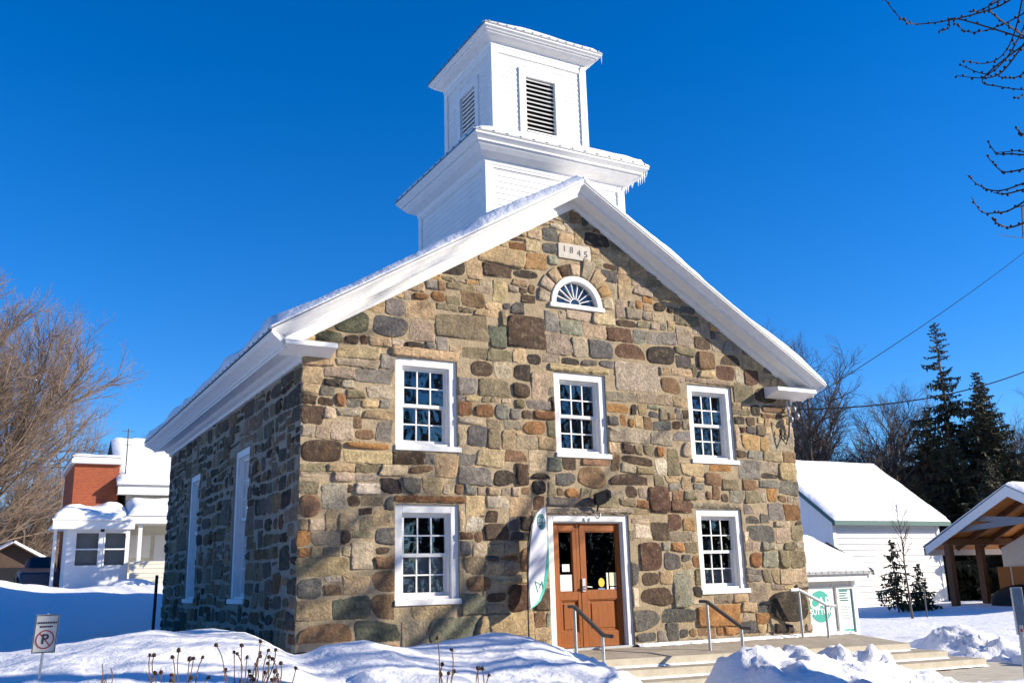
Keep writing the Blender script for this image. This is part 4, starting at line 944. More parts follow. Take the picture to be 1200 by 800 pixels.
mb = MB(); mb.bar((px0+.35, yc+hw*.62, ez+.75), (px0+.35, yc-hw*.55, ez+1.05), .14, .22); mb.bar((px0+.37, yc-hw*.62, ez+.75), (px0+.37, yc+hw*.45, ez+1.15), .14, .2); mb.build('truss', 'grey_timber', t)
rf = MB(); 
for s in (1, -1): rf.prism([(px0-.02, yc, pz+.13), (px0-.02, yc+s*(hw+.12), ez+.09), (px1, yc+s*(hw+.12), ez+.09), (px1, yc, pz+.13)], (0, 0, .03))
r = rf.build('roof', 'metal_roof', t); mb = MB()
for s in (1, -1): snow_sheet(mb, (px0-.02, yc+s*(hw+.1), ez+.125), (px1, yc+s*(hw+.1), ez+.125), (px1, yc, pz+.165), (px0-.02, yc, pz+.165), 30, 20, .16, 60+s, edge=.25, lump=.3)
mb.build('roof_snow', 'snow', r, smooth=True)
mb = MB(); wx = 34.5; mb.prism([(wx, yc-3.0, -.2), (wx, yc+3.0, -.2), (wx, yc+3.0, 2.5), (wx, yc+1.5, 3.15), (wx, yc, 3.95), (wx, yc-3.0, 2.55)], (.12, 0, 0)); mb.build('end_wall', 'aged_white', t)
for i in range(6): y = yc+2.9-i*.66; mb = MB(); mb.box(33.9, 33.96, y-.54, y, .7+.05*(i % 2), 1.72); mb.build('counter_board', 'cedar', t)
mb = MB(); mb.box(33.8, 34.1, yc-1.2, yc+2.95, .58, .68); mb.build('counter_rail', 'cedar_dark', t)
# covered heap under it
mb = MB(); g3 = random.Random(4); cx_, cy_ = 33.0, 11.2; seg = 26; rows = 9; vs = []
for j in range(rows):
    th = math.pi/2*j/(rows-1)
    for i in range(seg): ph = 2*math.pi*i/seg; k = 1+.10*math.sin(3*ph+1)+.07*math.sin(5*ph+j); vs.append((cx_+1.25*k*math.cos(th)*math.cos(ph), cy_+.9*k*math.cos(th)*math.sin(ph), gz(cx_, cy_)-.1+0.8*math.sin(th)**.8*(1+.06*math.sin(4*ph))))
mb.add(vs, [(j*seg+i, j*seg+(i+1) % seg, (j+1)*seg+(i+1) % seg, (j+1)*seg+i) for j in range(rows-1) for i in range(seg)])
tag(mb.build('covered_heap', 'dark_cover', smooth=True), 'dark tarpaulin covered heap under the timber pavilion', 'tarpaulin heap')
# square post near the right edge
t = thing('sign_post', 'grey metal post with a flat upper plate at the right edge of the photo', 'post')
mb = MB(); mb.tube([(3.36, -8.78, .0), (3.385, -8.8, 1.16)], .02, 8); mb.build('pole', 'galvanized', t)
mb = MB(); mb.obox((3.40, -8.80, 1.27), Vector((.036, -.022, 0)), Vector((.008, .014, 0)), Vector((.0, 0, .185))); mb.build('plate', 'galvanized', t, bevel=.004)
mb = MB(); mb.tube([(3.375, -8.83, 1.12), (3.38, -8.77, 1.12)], .012, 6); mb.build('bolt', 'ink_red', t)

# ------------------------------------------------------------ trees
def orth(d, g): 
    v = Vector((g.uniform(-1, 1), g.uniform(-1, 1), g.uniform(-1, 1))); v -= d*v.dot(d); return v.normalized()
def grow(g, mbs, p, d, L, r, lvl, P):
    n = P['seg'][lvl]; pts = [p.copy()]; rad = [r]; d = d.normalized(); r1 = r*P['taper'][lvl]
    for i in range(n):
        d = (d+orth(d, g)*P['wob'][lvl]+Vector((0, 0, P['up'][lvl]))).normalized(); p = p+d*L/n; pts.append(p.copy()); rad.append(r+(r1-r)*(i+1)/n)
    mbs[0 if lvl < P['split'] else 1].tube(pts, rad, 7 if lvl == 0 else (5 if lvl == 1 else 3), cap=(lvl < 1))
    if lvl+1 >= len(P['seg']): return
    k = P['kids'][lvl]; k = int(k+g.random())
    for j in range(k):
        f = P['from'][lvl]+(1-P['from'][lvl])*(j+g.random())/k; x = f*n; i = min(int(x), n-1); q = pts[i].lerp(pts[i+1], x-i); dd = (pts[i+1]-pts[i]).normalized()
        a = g.uniform(*P['ang'][lvl]); nd = dd*math.cos(a)+orth(dd, g)*math.sin(a)
        if P.get('flat') and lvl == 0: nd.z = abs(nd.z)
        grow(g, mbs, q, nd, L*g.uniform(*P['len'][lvl])*(1-.45*f if lvl == 0 else 1-.3*f), min((rad[i]+(rad[i+1]-rad[i])*(x-i))*.75, r*P['rk'][lvl]), lvl+1, P)
def bare_tree(seed, P, L, r, twig, bark='bark', stems=1, lean=0):
    g = random.Random(seed); mbs = [MB(), MB()]
    for s in range(stems):
        d = Vector((g.uniform(-lean, lean), g.uniform(-lean, lean), 1)); b = Vector((g.uniform(-.25, .25), g.uniform(-.25, .25), -.5)) if stems > 1 else Vector((0, 0, -.5))
        grow(g, mbs, b, d, L*g.uniform(.85, 1.1), r, 0, P)
    return mbs[0].mesh('trunk', bark, True, fix=False), mbs[1].mesh('crown', twig, False, fix=False)
def plant_tree(name, label, meshes, loc, rz=0, sc=1, group=None, names=('trunk', 'crown'), cat='tree'):
    t = thing(name, label, cat, group, loc); t.rotation_euler = (0, 0, rz); t.scale = (sc,)*3
    for nme, m in zip(names, meshes):
        o = bpy.data.objects.new(nme, m); COL.objects.link(o); o.parent = t
    return t
PT = dict(seg=[7, 6, 5, 4, 3], kids=[13, 9, 8, 6], wob=[.07, .13, .16, .18, .2], up=[.03, .10, .07, .05, .03], taper=[.25, .3, .35, .4, .5], ang=[(.5, 1.0), (.45, .9), (.4, .9), (.4, .9)], len=[(.42, .62), (.42, .62), (.42, .62), (.4, .6)], rk=[.42, .5, .55, .6], split=2)
PT['from'] = [.28, .2, .15, .1]
broad = [bare_tree(s, PT, 11.5, .22, 'twig') for s in (1, 2, 3)]
PTG = dict(PT); PTG['kids'] = [11, 8, 7, 5]
greys = [bare_tree(s, PTG, 8.5, .2, 'twig_grey') for s in (4, 5)]
PW = dict(seg=[7, 6, 5, 4, 3], kids=[15, 13, 10, 4], wob=[.08, .12, .15, .18, .2], up=[.04, .09, .08, .06, .05], taper=[.3, .3, .35, .5, .5], ang=[(.35, .85), (.3, .75), (.3, .8), (.3, .8)], len=[(.5, .75), (.4, .6), (.35, .5), (.4, .6)], rk=[.36, .36, .42, .6], split=2)
PW['from'] = [.14, .12, .1, .1]
willow = bare_tree(7, PW, 10.5, .22, 'twig_gold', stems=5, lean=.42)
TG = 'bare trees on the slope behind the barn'
spec = [(39.6, 27.2, .3, 1.1, 'tallest bare tree, close beside the church corner above the barn'), (43.0, 31.5, 1.9, 1.1, 'second bare tree from the church, partly behind the tallest one'),
        (43.8, 26.5, 3.2, .95, 'bare tree above the ridge of the barn roof'), (47.0, 28.0, 4.4, .9, 'bare tree just left of the taller spruce'),
        (50.5, 25.5, 5.1, .70, 'bare tree half hidden behind the two spruces'), (52.0, 21.0, .9, .82, 'bare tree right of the shorter spruce'),
        (55.5, 22.5, 2.2, .86, 'bare tree at the right edge above the pavilion roof'), (48.5, 32.5, 2.9, .85, 'bare tree far behind between barn ridge and spruces'), (37.5, 29.5, 3.6, .8, 'bare tree mostly hidden behind the church wall'),
        (45.5, 33.5, .7, 1.0, 'bare tree far behind the barn ridge, left of the spruces'), (57, 26.0, 3.9, .95, 'bare tree far behind at the right edge, beyond the spruces')]
for i, (x, y, rz, sc, lb) in enumerate(spec): plant_tree('bare_tree', lb, broad[i % 3], (x, y, gz(x, y)-.2), rz, sc, TG)
lspec = [(1.8, 56, .4, .78, 'grey bare tree directly behind the brick chimney-like block'), (5.5, 58, 2.0, .72, 'grey bare tree behind the snowy house roof'), (-1.6, 60, 4.0, .78, 'grey bare tree between the golden tree and the brick block'), (-8, 60, 1.2, .8, 'grey bare tree behind the golden tree')]
for i, (x, y, rz, sc, lb) in enumerate(lspec): plant_tree('bare_tree', lb, greys[i % 2], (x, y, gz(x, y)+2.5), rz, sc, 'grey bare trees behind the house')
plant_tree('golden_tree', 'wide many-stemmed bare tree with golden brown twigs at the left edge', willow, (-6.0, 43, 1.4), .6, 1.25)
plant_tree('golden_tree', 'lower golden brown bush of bare twigs beside the brick block', willow, (-2.3, 50, 1.2), 2.4, .62)
# a bare street tree right of the picture; its branches throw the soft streaks on the gable
PS = dict(PT); PS['seg'] = [7, 6, 5, 4]; PS['kids'] = [12, 7, 5]; PS['up'] = [.02, .06, .05, .05, .03]; PS['rk'] = [.55, .6, .6, .6]
street = bare_tree(12, PS, 11, .28, 'twig')
plant_tree('street_tree', 'bare broad tree standing by the road right of the church', street, (14.4, -9.5, -.4), 1.0, 1.08)

def spruce(seed, h, wmax, ragged, needles, low=.04, dens=20, nd=12, gap=0):
    g = random.Random(seed); tb, fb = MB(), MB(); tb.tube([(0, 0, -.5), (.03, 0, h*.5), (0, .02, h)], [h*.016, h*.009, .01], 6)
    n = int(h*dens)
    for i in range(n):
        f = low+(1-low)*(i+g.random())/n; z = h*f; a = i*2.4+g.uniform(-.4, .4)
        L = wmax*((1-f)**.8*.95+.05)*g.uniform(1-ragged, 1.08)
        L *= 1+.3*math.sin(f*19+seed)*math.sin(a*2+seed)+.18*math.sin(f*43+2*a)
        if f > .45 and g.random() < gap: continue
        if L < .08: L = .08
        d = Vector((math.cos(a), math.sin(a), 0)); P = []
        for k in range(6):
            s = k/5; P.append(Vector((0, 0, z))+d*L*s+Vector((0, 0, -L*.34*s+L*.20*s*s*(1 if f < .7 else 1.8))))
        tb.tube(P, [.03*(1-.15*k) for k in range(6)], 3, cap=False)
        side = Vector((-d.y, d.x, 0)); m = max(5, int(L*nd))
        for k in range(m):
            s = (k+.6)/m; x = s*5; q = min(int(x), 4); c = P[q].lerp(P[q+1], x-q)
            for sg in (-1, 1):
                ln = (.13+.24*L*(1-s*.75))*g.uniform(.6, 1.2)*min(1, .5+L); dv = (side*sg*g.uniform(.5, 1)+d*g.uniform(.5, .9)+Vector((0, 0, g.uniform(-.55, .05)))).normalized()
                wv = Vector((0, 0, 1)).cross(dv).normalized()*ln*.17+Vector((0, 0, g.uniform(-.05, .05)))
                e = c+dv*ln; mid = c+dv*ln*.45
                fb.add([c, mid+wv, e, mid-wv], [(0, 1, 2, 3)])
            if g.random() < .7:
                ln = (.15+.2*L)*g.uniform(.5, 1); e = c+Vector((g.uniform(-.1, .1), g.uniform(-.1, .1), -ln)); wv = d*ln*.2; mid = c+Vector((0, 0, -ln*.4)); fb.add([c, mid+wv, e, mid-wv], [(0, 1, 2, 3)])
    return tb.mesh('trunk', 'bark', False, fix=False), fb.mesh('crown', needles, False, fix=False)
sA = spruce(31, 15.8, 3.5, .6, 'needles', gap=.42); sB = spruce(32, 12.2, 3.5, .5, 'needles', dens=24, gap=.15)
plant_tree('spruce_tree', 'taller ragged dark spruce with open top behind the barn', sA, (44.25, 21.7, 0.1), 0, 1)
plant_tree('spruce_tree', 'shorter dense dark spruce right of the ragged one', sB, (45.9, 20.6, .1), 1, 1.04)
sF = spruce(38, 9.5, 3.6, .5, 'needles', dens=24)
for (x, y, sc, lb) in ((42.6, 20.6, .95, 'broad dark spruce in front of the taller ragged one, left'), (45.2, 23.8, 1.15, 'broad dark spruce filling the gap between the two tall ones'), (47.8, 21.6, 1.0, 'broad dark spruce behind the pavilion, right of the tall ones'), (44.6, 19.6, 1.22, 'fullest broad dark spruce, standing between the two tall spires'), (40.6, 21.5, .7, 'lowest broad dark spruce just behind the right end of the barn roof')):
    plant_tree('spruce_tree', lb, sF, (x, y, .1), x, sc)
sC = spruce(33, 7.2, 2.6, .4, 'needles')
plant_tree('spruce_tree', 'low dark evergreen between the barn and the pavilion roof', sC, (41.2, 17.4, .1), 2, 1)
plant_tree('spruce_tree', 'low dark evergreen just behind the pavilion roof peak', sC, (46.5, 15.5, .1), 4, 1.1)
cn = spruce(34, 2.7, 1.0, .6, 'needles_near', .1, 24, 12, .35)
plant_tree('small_conifer', 'small thin conifer in the snow in front of the white barn', cn, (26.6, 11.9, gz(26.6, 11.9)), 0, 1.0)
cn2 = spruce(35, 2.0, 1.05, .6, 'needles_near', .03, 34, 13, .3)
plant_tree('small_conifer', 'dark bushy conifer half hidden behind the low shed', cn2, (24.3, 13.3, gz(24.3, 13.3)), 0, .95)
plant_tree('small_conifer', 'dark low bush right beside the thin conifer', cn2, (27.7, 11.7, gz(27.7, 11.7)), 2, .85)
PSAP = dict(seg=[8, 4, 3], kids=[17, 5], wob=[.05, .1, .12], up=[.02, .10, .05], taper=[.2, .3, .5], ang=[(.4, .8), (.3, .7)], len=[(.2, .32), (.3, .5)], rk=[.35, .6], split=1); PSAP['from'] = [.42, .2]
sap = bare_tree(17, PSAP, 3.7, .045, 'twig')
plant_tree('young_tree', 'leafless young tree in the snow in front of the conifers', sap, (24.1, 9.25, gz(24.1, 9.25)+.3), 0, 1)
mb = MB(); mb.tube([(24.7, 9.15, -.2), (24.72, 9.15, 1.05)], .03, 6); tag(mb.build('garden_stake', 'dark_rail'), 'thin dark stake beside the leafless young tree', 'stake')

sD = spruce(36, 7.4, 1.7, .25, 'needles', .02, 30, 12)
plant_tree('spruce_tree', 'dark spruce hidden behind the church, shading the glazed porch', sD, (5.9, 22.0, .9), 0, 1)
# unseen trees added to block low sky fill, a single mass: across the road, far left and far right
g8 = random.Random(14); wt, wf = MB(), MB()
def wood_tree(x, y, h, wd):
    z0 = -.3; wt.tube([(x, y, z0), (x, y, h)], [.22, .04], 5)
    for k in range(int(h*17)):
        f = .05+.95*g8.random()**1.15; z = z0+h*f; L = wd*((1-f)**.75)*g8.uniform(.55, 1.1)+.15; a = g8.uniform(0, 6.283)
        d = Vector((math.cos(a), math.sin(a), 0)); s_ = Vector((-d.y, d.x, 0)); p = Vector((x, y, z)); e = p+d*L+Vector((0, 0, -L*.32)); m = p+d*L*.55+Vector((0, 0, -L*.1)); w_ = .22+.2*L
        wf.add([p, m+s_*w_+Vector((0, 0, -.12)), e, m-s_*w_+Vector((0, 0, -.12))], [(0, 1, 2, 3)])
for i in range(46): wood_tree(-46+i*2.1+g8.uniform(-.6, .6), -34-4*(i % 2)+g8.uniform(-1.5, 1.5), g8.uniform(13, 19), g8.uniform(2.4, 3.3))
for i in range(26): wood_tree(-34-4*(i % 2)+g8.uniform(-1.5, 1.5), -30+i*2.2+g8.uniform(-.6, .6), g8.uniform(11, 16), g8.uniform(2.4, 3.2))
for i in range(14): wood_tree(66+4*(i % 2)+g8.uniform(-1.5, 1.5), -12+i*2.6+g8.uniform(-.6, .6), g8.uniform(12, 17), g8.uniform(2.4, 3.2))
tag(wt.build('added_woods_trunks', 'bark', fix=False), kind='stuff'); tag(wf.build('added_woods', 'needles', fix=False), kind='stuff')

# wooded hills behind
def hill(name, pts, m):
    A = []; B = []; D = []
    for (x, y, h) in pts: A.append((x, y, -1)); v = Vector((x, y, 0))-Vector((CAM.x, CAM.y, 0)); n = v.normalized(); B.append((x+n.x*18, y+n.y*18, h)); D.append((x+n.x*60, y+n.y*60, h*.8))
    mb = MB(); mb.strip(A, B); mb.strip(B, D); return tag(mb.build(name, m, smooth=True, fix=False), kind='structure')
mat('hill_brush', (.085, .062, .048), .95, var=.5, vscale=.35, bump=1, bscale=1.5)
g4 = random.Random(6)
hill('wooded_hill', [(42+i*3, 62-i*5.2, 10.5+g4.uniform(-.8, 1.4)) for i in range(16)], 'hill_brush')
hill('wooded_hill', [(-60+i*5, 78+g4.uniform(-1, 1), 3.0+g4.uniform(-.5, .8)) for i in range(20)], 'hill_brush')
# far brush that reads as one mass: thin twigs over the slopes
mb = MB(); g5 = random.Random(9)
def brush(x, y, h, k):
    z0 = gz(x, y)
    for _ in range(k):
        b = Vector((x+g5.uniform(-1.6, 1.6), y+g5.uniform(-1.6, 1.6), z0-.2)); a = g5.uniform(0, 6.28); l = g5.uniform(.1, .45); L = h*g5.uniform(.55, 1.1)
        m = b+Vector((math.cos(a)*l*L*.35, math.sin(a)*l*L*.35, L*.55)); e = b+Vector((math.cos(a)*l*L, math.sin(a)*l*L, L)); r = .035
        mb.tube([b, m, e], [r, r*.7, .008], 3, cap=False)
        for q in range(4):
            s = g5.uniform(.3, .9); c = m.lerp(e, s); a2 = g5.uniform(0, 6.28); mb.tube([c, c+Vector((math.cos(a2)*.5, math.sin(a2)*.5, .7))*L*.16], [.018, .006], 3, cap=False)
for i in range(190):
    f = g5.random(); x = 36+f*26+g5.uniform(-2, 2); y = 34-f*18+g5.uniform(-1, 12); brush(x, y, g5.uniform(6, 10.5), 18)
tag(mb.build('brush', 'twig', fix=False), kind='stuff')
mb = MB()
for i in range(60):
    x = g5.uniform(-16, 3); y = g5.uniform(54, 66); brush(x, y, g5.uniform(4, 7), 16)
tag(mb.build('brush', 'twig_gold', fix=False), kind='stuff')

# larch whose drooping shoots enter at the upper right
t = thing('larch_tree', 'larch whose budded drooping twigs hang into the upper right corner', 'tree', loc=(0, 0, 0))
tx, ty = 6.9, -9.0
mb = MB(); mb.tube([(tx, ty, -.5), (tx+.05, ty, 4), (tx, ty+.05, 9), (tx, ty, 13)], [.2, .16, .09, .02], 9); mb.build('trunk', 'bark', t)
mb = MB(); g6 = random.Random(3)
TWIGS = [
[ (4.81,-9.06,7.30),(4.63,-8.75,7.21),(4.50,-8.35,7.26),(4.34,-8.01,7.35),(3.92,-8.12,7.24),(3.76,-8.08,7.45) ],
[ (5.64,-8.58,7.61),(5.51,-8.40,7.53),(5.61,-8.03,7.63),(5.33,-7.94,7.57),(5.52,-7.66,7.91) ],
[ (5.11,-8.81,7.60),(4.98,-8.68,7.08),(5.03,-8.47,6.91),(5.10,-8.22,6.96),(4.85,-8.15,6.97) ],
[ (5.49,-8.63,7.51),(5.30,-8.41,7.06),(5.38,-8.13,6.99),(5.29,-8.04,6.98),(5.03,-7.97,7.06) ],
[ (4.49,-9.17,6.71),(4.38,-8.93,6.42),(4.41,-8.75,6.37),(4.47,-8.54,6.46),(4.33,-8.37,6.54) ],
[ (5.43,-7.96,6.99),(5.60,-8.07,6.87),(5.71,-8.37,6.70) ],
[ (5.65,-8.28,5.95),(5.48,-8.11,6.01),(5.38,-8.01,6.04),(5.34,-7.95,6.21) ],
[ (5.70,-8.28,6.11),(5.64,-8.07,6.10),(5.46,-7.93,6.10) ],
[ (5.05,-8.61,5.58),(4.93,-8.41,5.57),(4.95,-8.28,5.65),(4.93,-8.17,5.86) ],
[ (5.59,-8.28,5.68),(5.53,-7.96,5.66),(5.51,-7.78,5.72),(5.60,-7.58,5.89),(5.44,-7.59,5.96) ],
[ (4.56,-8.86,5.17),(4.53,-8.58,5.19),(4.55,-8.43,5.26) ],
[ (5.12,-8.53,5.33),(4.96,-8.33,5.19),(5.06,-8.08,5.26),(4.94,-8.01,5.28),(4.74,-8.06,5.39) ],
[ (4.40,-8.90,4.80),(4.39,-8.65,4.79),(4.13,-8.69,4.77),(4.42,-8.45,4.95) ],
[ (5.02,-8.88,6.73),(4.92,-8.72,6.54),(5.01,-8.53,6.60),(5.07,-8.36,6.72) ],
[ (4.53,-9.20,7.03),(4.35,-9.01,7.07),(4.40,-8.70,7.13),(4.20,-8.69,7.06) ],
[ (5.28,-7.85,7.78),(5.26,-7.76,7.70),(5.38,-7.54,7.82) ],
[ (4.84,-8.88,6.11),(4.83,-8.78,6.24),(4.62,-8.77,6.16) ],
[ (4.53,-8.71,7.16),(4.64,-8.80,7.31),(4.56,-8.92,7.36) ],
[ (4.43,-9.03,5.67),(4.37,-8.94,5.63),(4.55,-8.76,5.82) ],
]
ends = [Vector((5.35, -8.6, 9.2)), Vector((5.35, -8.6, 7.1)), Vector((5.5, -8.75, 8.2))]
for e in ends:
    b = Vector((tx, ty, e.z-.4)); mb.tube([b, b.lerp(e, .5)+Vector((0, 0, .25)), e], [.05, .035, .02], 6)
# other boughs round the trunk (out of the picture)
for i in range(26):
    z = 3.2+i*.36; a = i*2.4+1.2; L = (13.2-z)*.26
    d = Vector((math.cos(a), math.sin(a), 0))
    if (Vector((tx, ty, 0))+d*L*.9-Vector((4.6, -8.0, 0))).length < 1.5: continue
    pts = [Vector((tx, ty, z))+d*L*s+Vector((0, 0, -.35*L*s+.3*L*s*s)) for s in (0, .35, .7, 1)]; mb.tube(pts, [.04, .03, .02, .008], 5)
    for k in range(7):
        s = g6.uniform(.3, 1); c = Vector((tx, ty, z))+d*L*s+Vector((0, 0, -.35*L*s+.3*L*s*s)); mb.tube([c, c+Vector((g6.uniform(-.2, .2), g6.uniform(-.2, .2), -.35)), c+Vector((g6.uniform(-.4, .4), g6.uniform(-.4, .4), -.4))], [.01, .007, .004], 4)
mb.build('bough', 'bark', t)
tw = MB()
def spline(p, k=6):
    out = []
    for i in range(len(p)-1):
        a, b, c, d = p[max(i-1, 0)], p[i], p[i+1], p[min(i+2, len(p)-1)]
        for j in range(k):
            u = j/k; out.append(.5*((2*b)+(c-a)*u+(2*a-5*b+4*c-d)*u*u+(3*b-a-3*c+d)*u**3))
    out.append(p[-1]); return out
for T_ in TWIGS:
    p = [Vector(q) for q in T_]; e = min(ends, key=lambda q: (q-p[0]).length)
    q = spline(([e] if (e-p[0]).length < 1.2 else [])+p); n = len(q); rr = [.0105-.0065*i/n for i in range(n)]; tw.tube(q, rr, 5)
    d = 0; nxt = .03
    for a, b in zip(q, q[1:]):
        L = (b-a).length; d += L
        if d > nxt:
            nxt = d+g6.uniform(.045, .075); o = orth((b-a).normalized(), g6); tw.ball(b+o*.014, g6.uniform(.0115, .016), 6, 4, 1.1)
tw.build('twigs', 'larch_twig', t, fix=False)

# ------------------------------------------------------------ left: house, shed, bin, car
t = thing('white_house', 'white house with red brick block, glazed porch and deep snow on its roofs', 'house')
def bx(name, m, *b, par=None, bev=0): mb = MB(); mb.box(*b); return mb.build(name, m, par or t, bevel=bev)
bx('brick_block', 'red_brick', -1.0, .68, 28, 33, 1, 6.72)
mb = MB(); mb.box(-1.16, .8, 27.8, 33.2, 6.72, 6.9); mb.box(-1.1, .74, 27.86, 33.1, 6.9, 7.0); cap_ = mb.build('parapet', 'white_paint', t, bevel=.03)
mb = MB(); snow_sheet(mb, (-1.12, 27.82, 7.0), (.76, 27.82, 7.0), (.76, 33.1, 7.02), (-1.12, 33.1, 7.02), 16, 16, .14, 91, edge=.15); mb.build('parapet_snow', 'snow', cap_, smooth=True)
mb = MB(); clap(mb, (1.0, 28, 0), (9, 28, 0), 1, 5.72, (0, -1, 0), .16, .02); mb.add([(1.0, 28, 1), (1.0, 34, 1), (1.0, 34, 5.7), (1.0, 31, 7.9), (1.0, 28, 5.7)], [(0, 1, 2, 3, 4)]); mb.build('wall', 'cream_siding', t, fix=False)
mb = MB(); mb.box(.62, 9.3, 27.55, 27.62, 5.5, 5.86); mb.box(.62, 9.3, 27.62, 28.0, 5.5, 5.53); mb.build('fascia', 'white_paint', t)
mb = MB()
for (ya, yb) in ((27.5, 31), (34.5, 31)): mb.prism([(.55, ya, 5.83), (9.3, ya, 5.83), (9.3, yb, 8.05), (.55, yb, 8.05)], (0, 0, .05))
r = mb.build('roof', 'metal_roof', t); mb = MB(); snow_sheet(mb, (.57, 27.52, 5.885), (9.3, 27.52, 5.885), (9.3, 31, 8.1), (.57, 31, 8.1), 40, 20, .2, 92, edge=.25, lump=.2); mb.build('roof_snow', 'snow', r, smooth=True)
mb = MB(); mb.tube([(.9, 27.9, 5.9), (.9, 27.9, 8.2)], .025, 6)
for k, L in enumerate((.5, .42, .34)): mb.bar((.9-L/2, 27.9, 8.1-.28*k), (.9+L/2, 27.9, 8.1-.28*k), .02)
mb.build('antenna', 'dark_rail', t)
# glazed porch
mb = MB(); mb.box(-1.2, 1.0, 26, 28, 1, 2.62); mb.box(-1.2, -.93, 26, 28, 2.62, 4.05); mb.box(.9, 1.0, 26, 28, 2.62, 4.05); mb.box(-.06, .08, 26, 26.15, 2.62, 4.05); mb.box(-.93, .9, 26, 26.15, 3.92, 4.05); mb.build('porch_wall', 'grey_gable', t)
for u0, u1 in ((-.93, -.06), (.08, .9)):
    mb = MB(); sash(mb, lambda u, z, n: (u, 26-n, z), u0, u1, 2.62, 3.92, -.03, .02, .05, 1, 2, .05); wf = mb.build('window', 'white_paint', t)
    mb = MB(); mb.add([(u0, 26.01, 2.62), (u1, 26.01, 2.62), (u1, 26.01, 3.92), (u0, 26.01, 3.92)], [(0, 1, 2, 3)]); mb.build('pane', 'window_glass', wf, fix=False)
    mb = MB(); mb.box(u0, u1, 26.3, 26.32, 2.5, 4); mb.build('curtain', 'blind', wf)
mb = MB(); mb.box(-1.75, 1.1, 25.65, 28, 4.05, 4.16); mb.box(-1.75, 1.1, 25.6, 25.65, 4.0, 4.3); pr = mb.build('porch_roof', 'white_paint', t)
mb = MB(); snow_sheet(mb, (-1.78, 25.58, 4.31), (1.1, 25.58, 4.31), (1.0, 28, 4.75), (-1.2, 28, 4.75), 30, 20, .38, 93, edge=.5, lump=.5); mb.build('porch_snow', 'snow', pr, smooth=True)
for x in (-1.6,): mb = MB(); mb.tube([(x, 26.2, 1), (x, 26.2, 4.05)], .06, 8); mb.build('porch_post', 'grey_gable', t)
# open porch right of it
mb = MB(); mb.box(.95, 9, 25.7, 27.98, 4.28, 4.4); mb.box(.95, 9, 25.64, 25.7, 4.22, 4.5); pr = mb.build('porch_roof', 'white_paint', t)
mb = MB(); snow_sheet(mb, (.85, 25.6, 4.5), (9, 25.6, 4.5), (9, 27.98, 5.1), (1.0, 27.98, 5.1), 50, 16, .34, 94, edge=.45, lump=.4); mb.build('porch_snow', 'snow', pr, smooth=True)
for x in (1.35, 3.4, 5.4): bx('porch_post', 'white_paint', x-.07, x+.07, 25.85, 25.99, 2.7, 4.28)
mb = MB(); clap(mb, (1.03, 25.8, 0), (9, 25.8, 0), 1, 2.72, (0, -1, 0), .17, .02); mb.box(1.03, 9, 25.8, 26.0, 2.722, 2.8); mb.build('porch_skirt', 'cream_siding', t, fix=False)
bx('door', 'grey_gable', 2.2, 3.0, 27.93, 27.97, 1.6, 3.9)
bx('window', 'white_paint', 1.25, 2.05, 27.93, 27.97, 3.0, 3.9)
tm = thing('snow_mound', 'rounded snow heap in front of the glazed porch of the house', 'snow heap', loc=(1.0, 24.3, 0))
mb = MB(); vs = []
for j in range(9):
    th = math.pi/2*j/8
    for i in range(26): ph = 2*math.pi*i/26; k = 1+.06*math.sin(2*ph+j*.2); vs.append((1.15*k*math.cos(th)*math.cos(ph), .8*k*math.cos(th)*math.sin(ph), 1.25+.9*math.sin(th)))
mb.add(vs, [(j*26+i, j*26+(i+1) % 26, (j+1)*26+(i+1) % 26, (j+1)*26+i) for j in range(8) for i in range(26)]); mb.build('heap', 'snow', tm, smooth=True)
# dark shed and yellow bin farther left
t = thing('brown_shed', 'dark brown shed with a snowy roof under the golden tree at the left edge', 'shed')
mb = MB(); mb.prism([(-4.0, 40, 1), (-1.2, 40, 1), (-1.2, 40, 3.3), (-2.6, 40, 4.1), (-4.0, 40, 3.3)], (0, 4, 0)); mb.build('wall', 'shed_brown', t)
mb = MB(); mb.box(-3.2, -2.0, 39.95, 40.0, 1.2, 3.0); mb.build('door', 'black_paint', t)
mb = MB()
for s in (-1, 1): mb.prism([(-2.6, 39.6, 4.12), (-2.6+s*1.8, 39.6, 3.1), (-2.6+s*1.8, 44.3, 3.1), (-2.6, 44.3, 4.12)], (0, 0, .06))
r = mb.build('roof', 'shed_brown', t); mb = MB()
for s in (-1, 1): snow_sheet(mb, (-2.6+s*1.8, 39.6, 3.17), (-2.6+s*1.8, 44.3, 3.17), (-2.6, 44.3, 4.19), (-2.6, 39.6, 4.19), 16, 12, .14, 95, edge=.2)
mb.build('roof_snow', 'snow', r, smooth=True)
t = thing('yellow_bin', 'small yellow bin behind the snow bank at the left edge', 'bin')
mb = MB(); mb.prism([(-5.0, 36, 1.3), (-4.35, 36, 1.3), (-4.25, 36, 2.55), (-5.1, 36, 2.55)], (0, .6, 0)); mb.build('body', 'yellow_plastic', t, bevel=.04)
mb = MB(); mb.prism([(-5.15, 35.95, 2.56), (-4.2, 35.95, 2.56), (-4.35, 35.95, 2.85), (-5.0, 35.95, 2.85)], (0, .7, 0)); mb.build('lid', 'yellow_plastic', t, bevel=.05)
t = thing('parked_car', 'dark blue car parked in the shade left of the glazed porch', 'car')
prof = [(-.85, .3), (-.9, .75), (-.8, .95), (-.62, 1.0), (-.5, 1.38), (-.3, 1.48), (.3, 1.48), (.5, 1.38), (.62, 1.0), (.8, .95), (.9, .75), (.85, .3)]
cx_, cy_, cz_ = -1.7, 32.2, 1.75
mb = MB(); rings = []
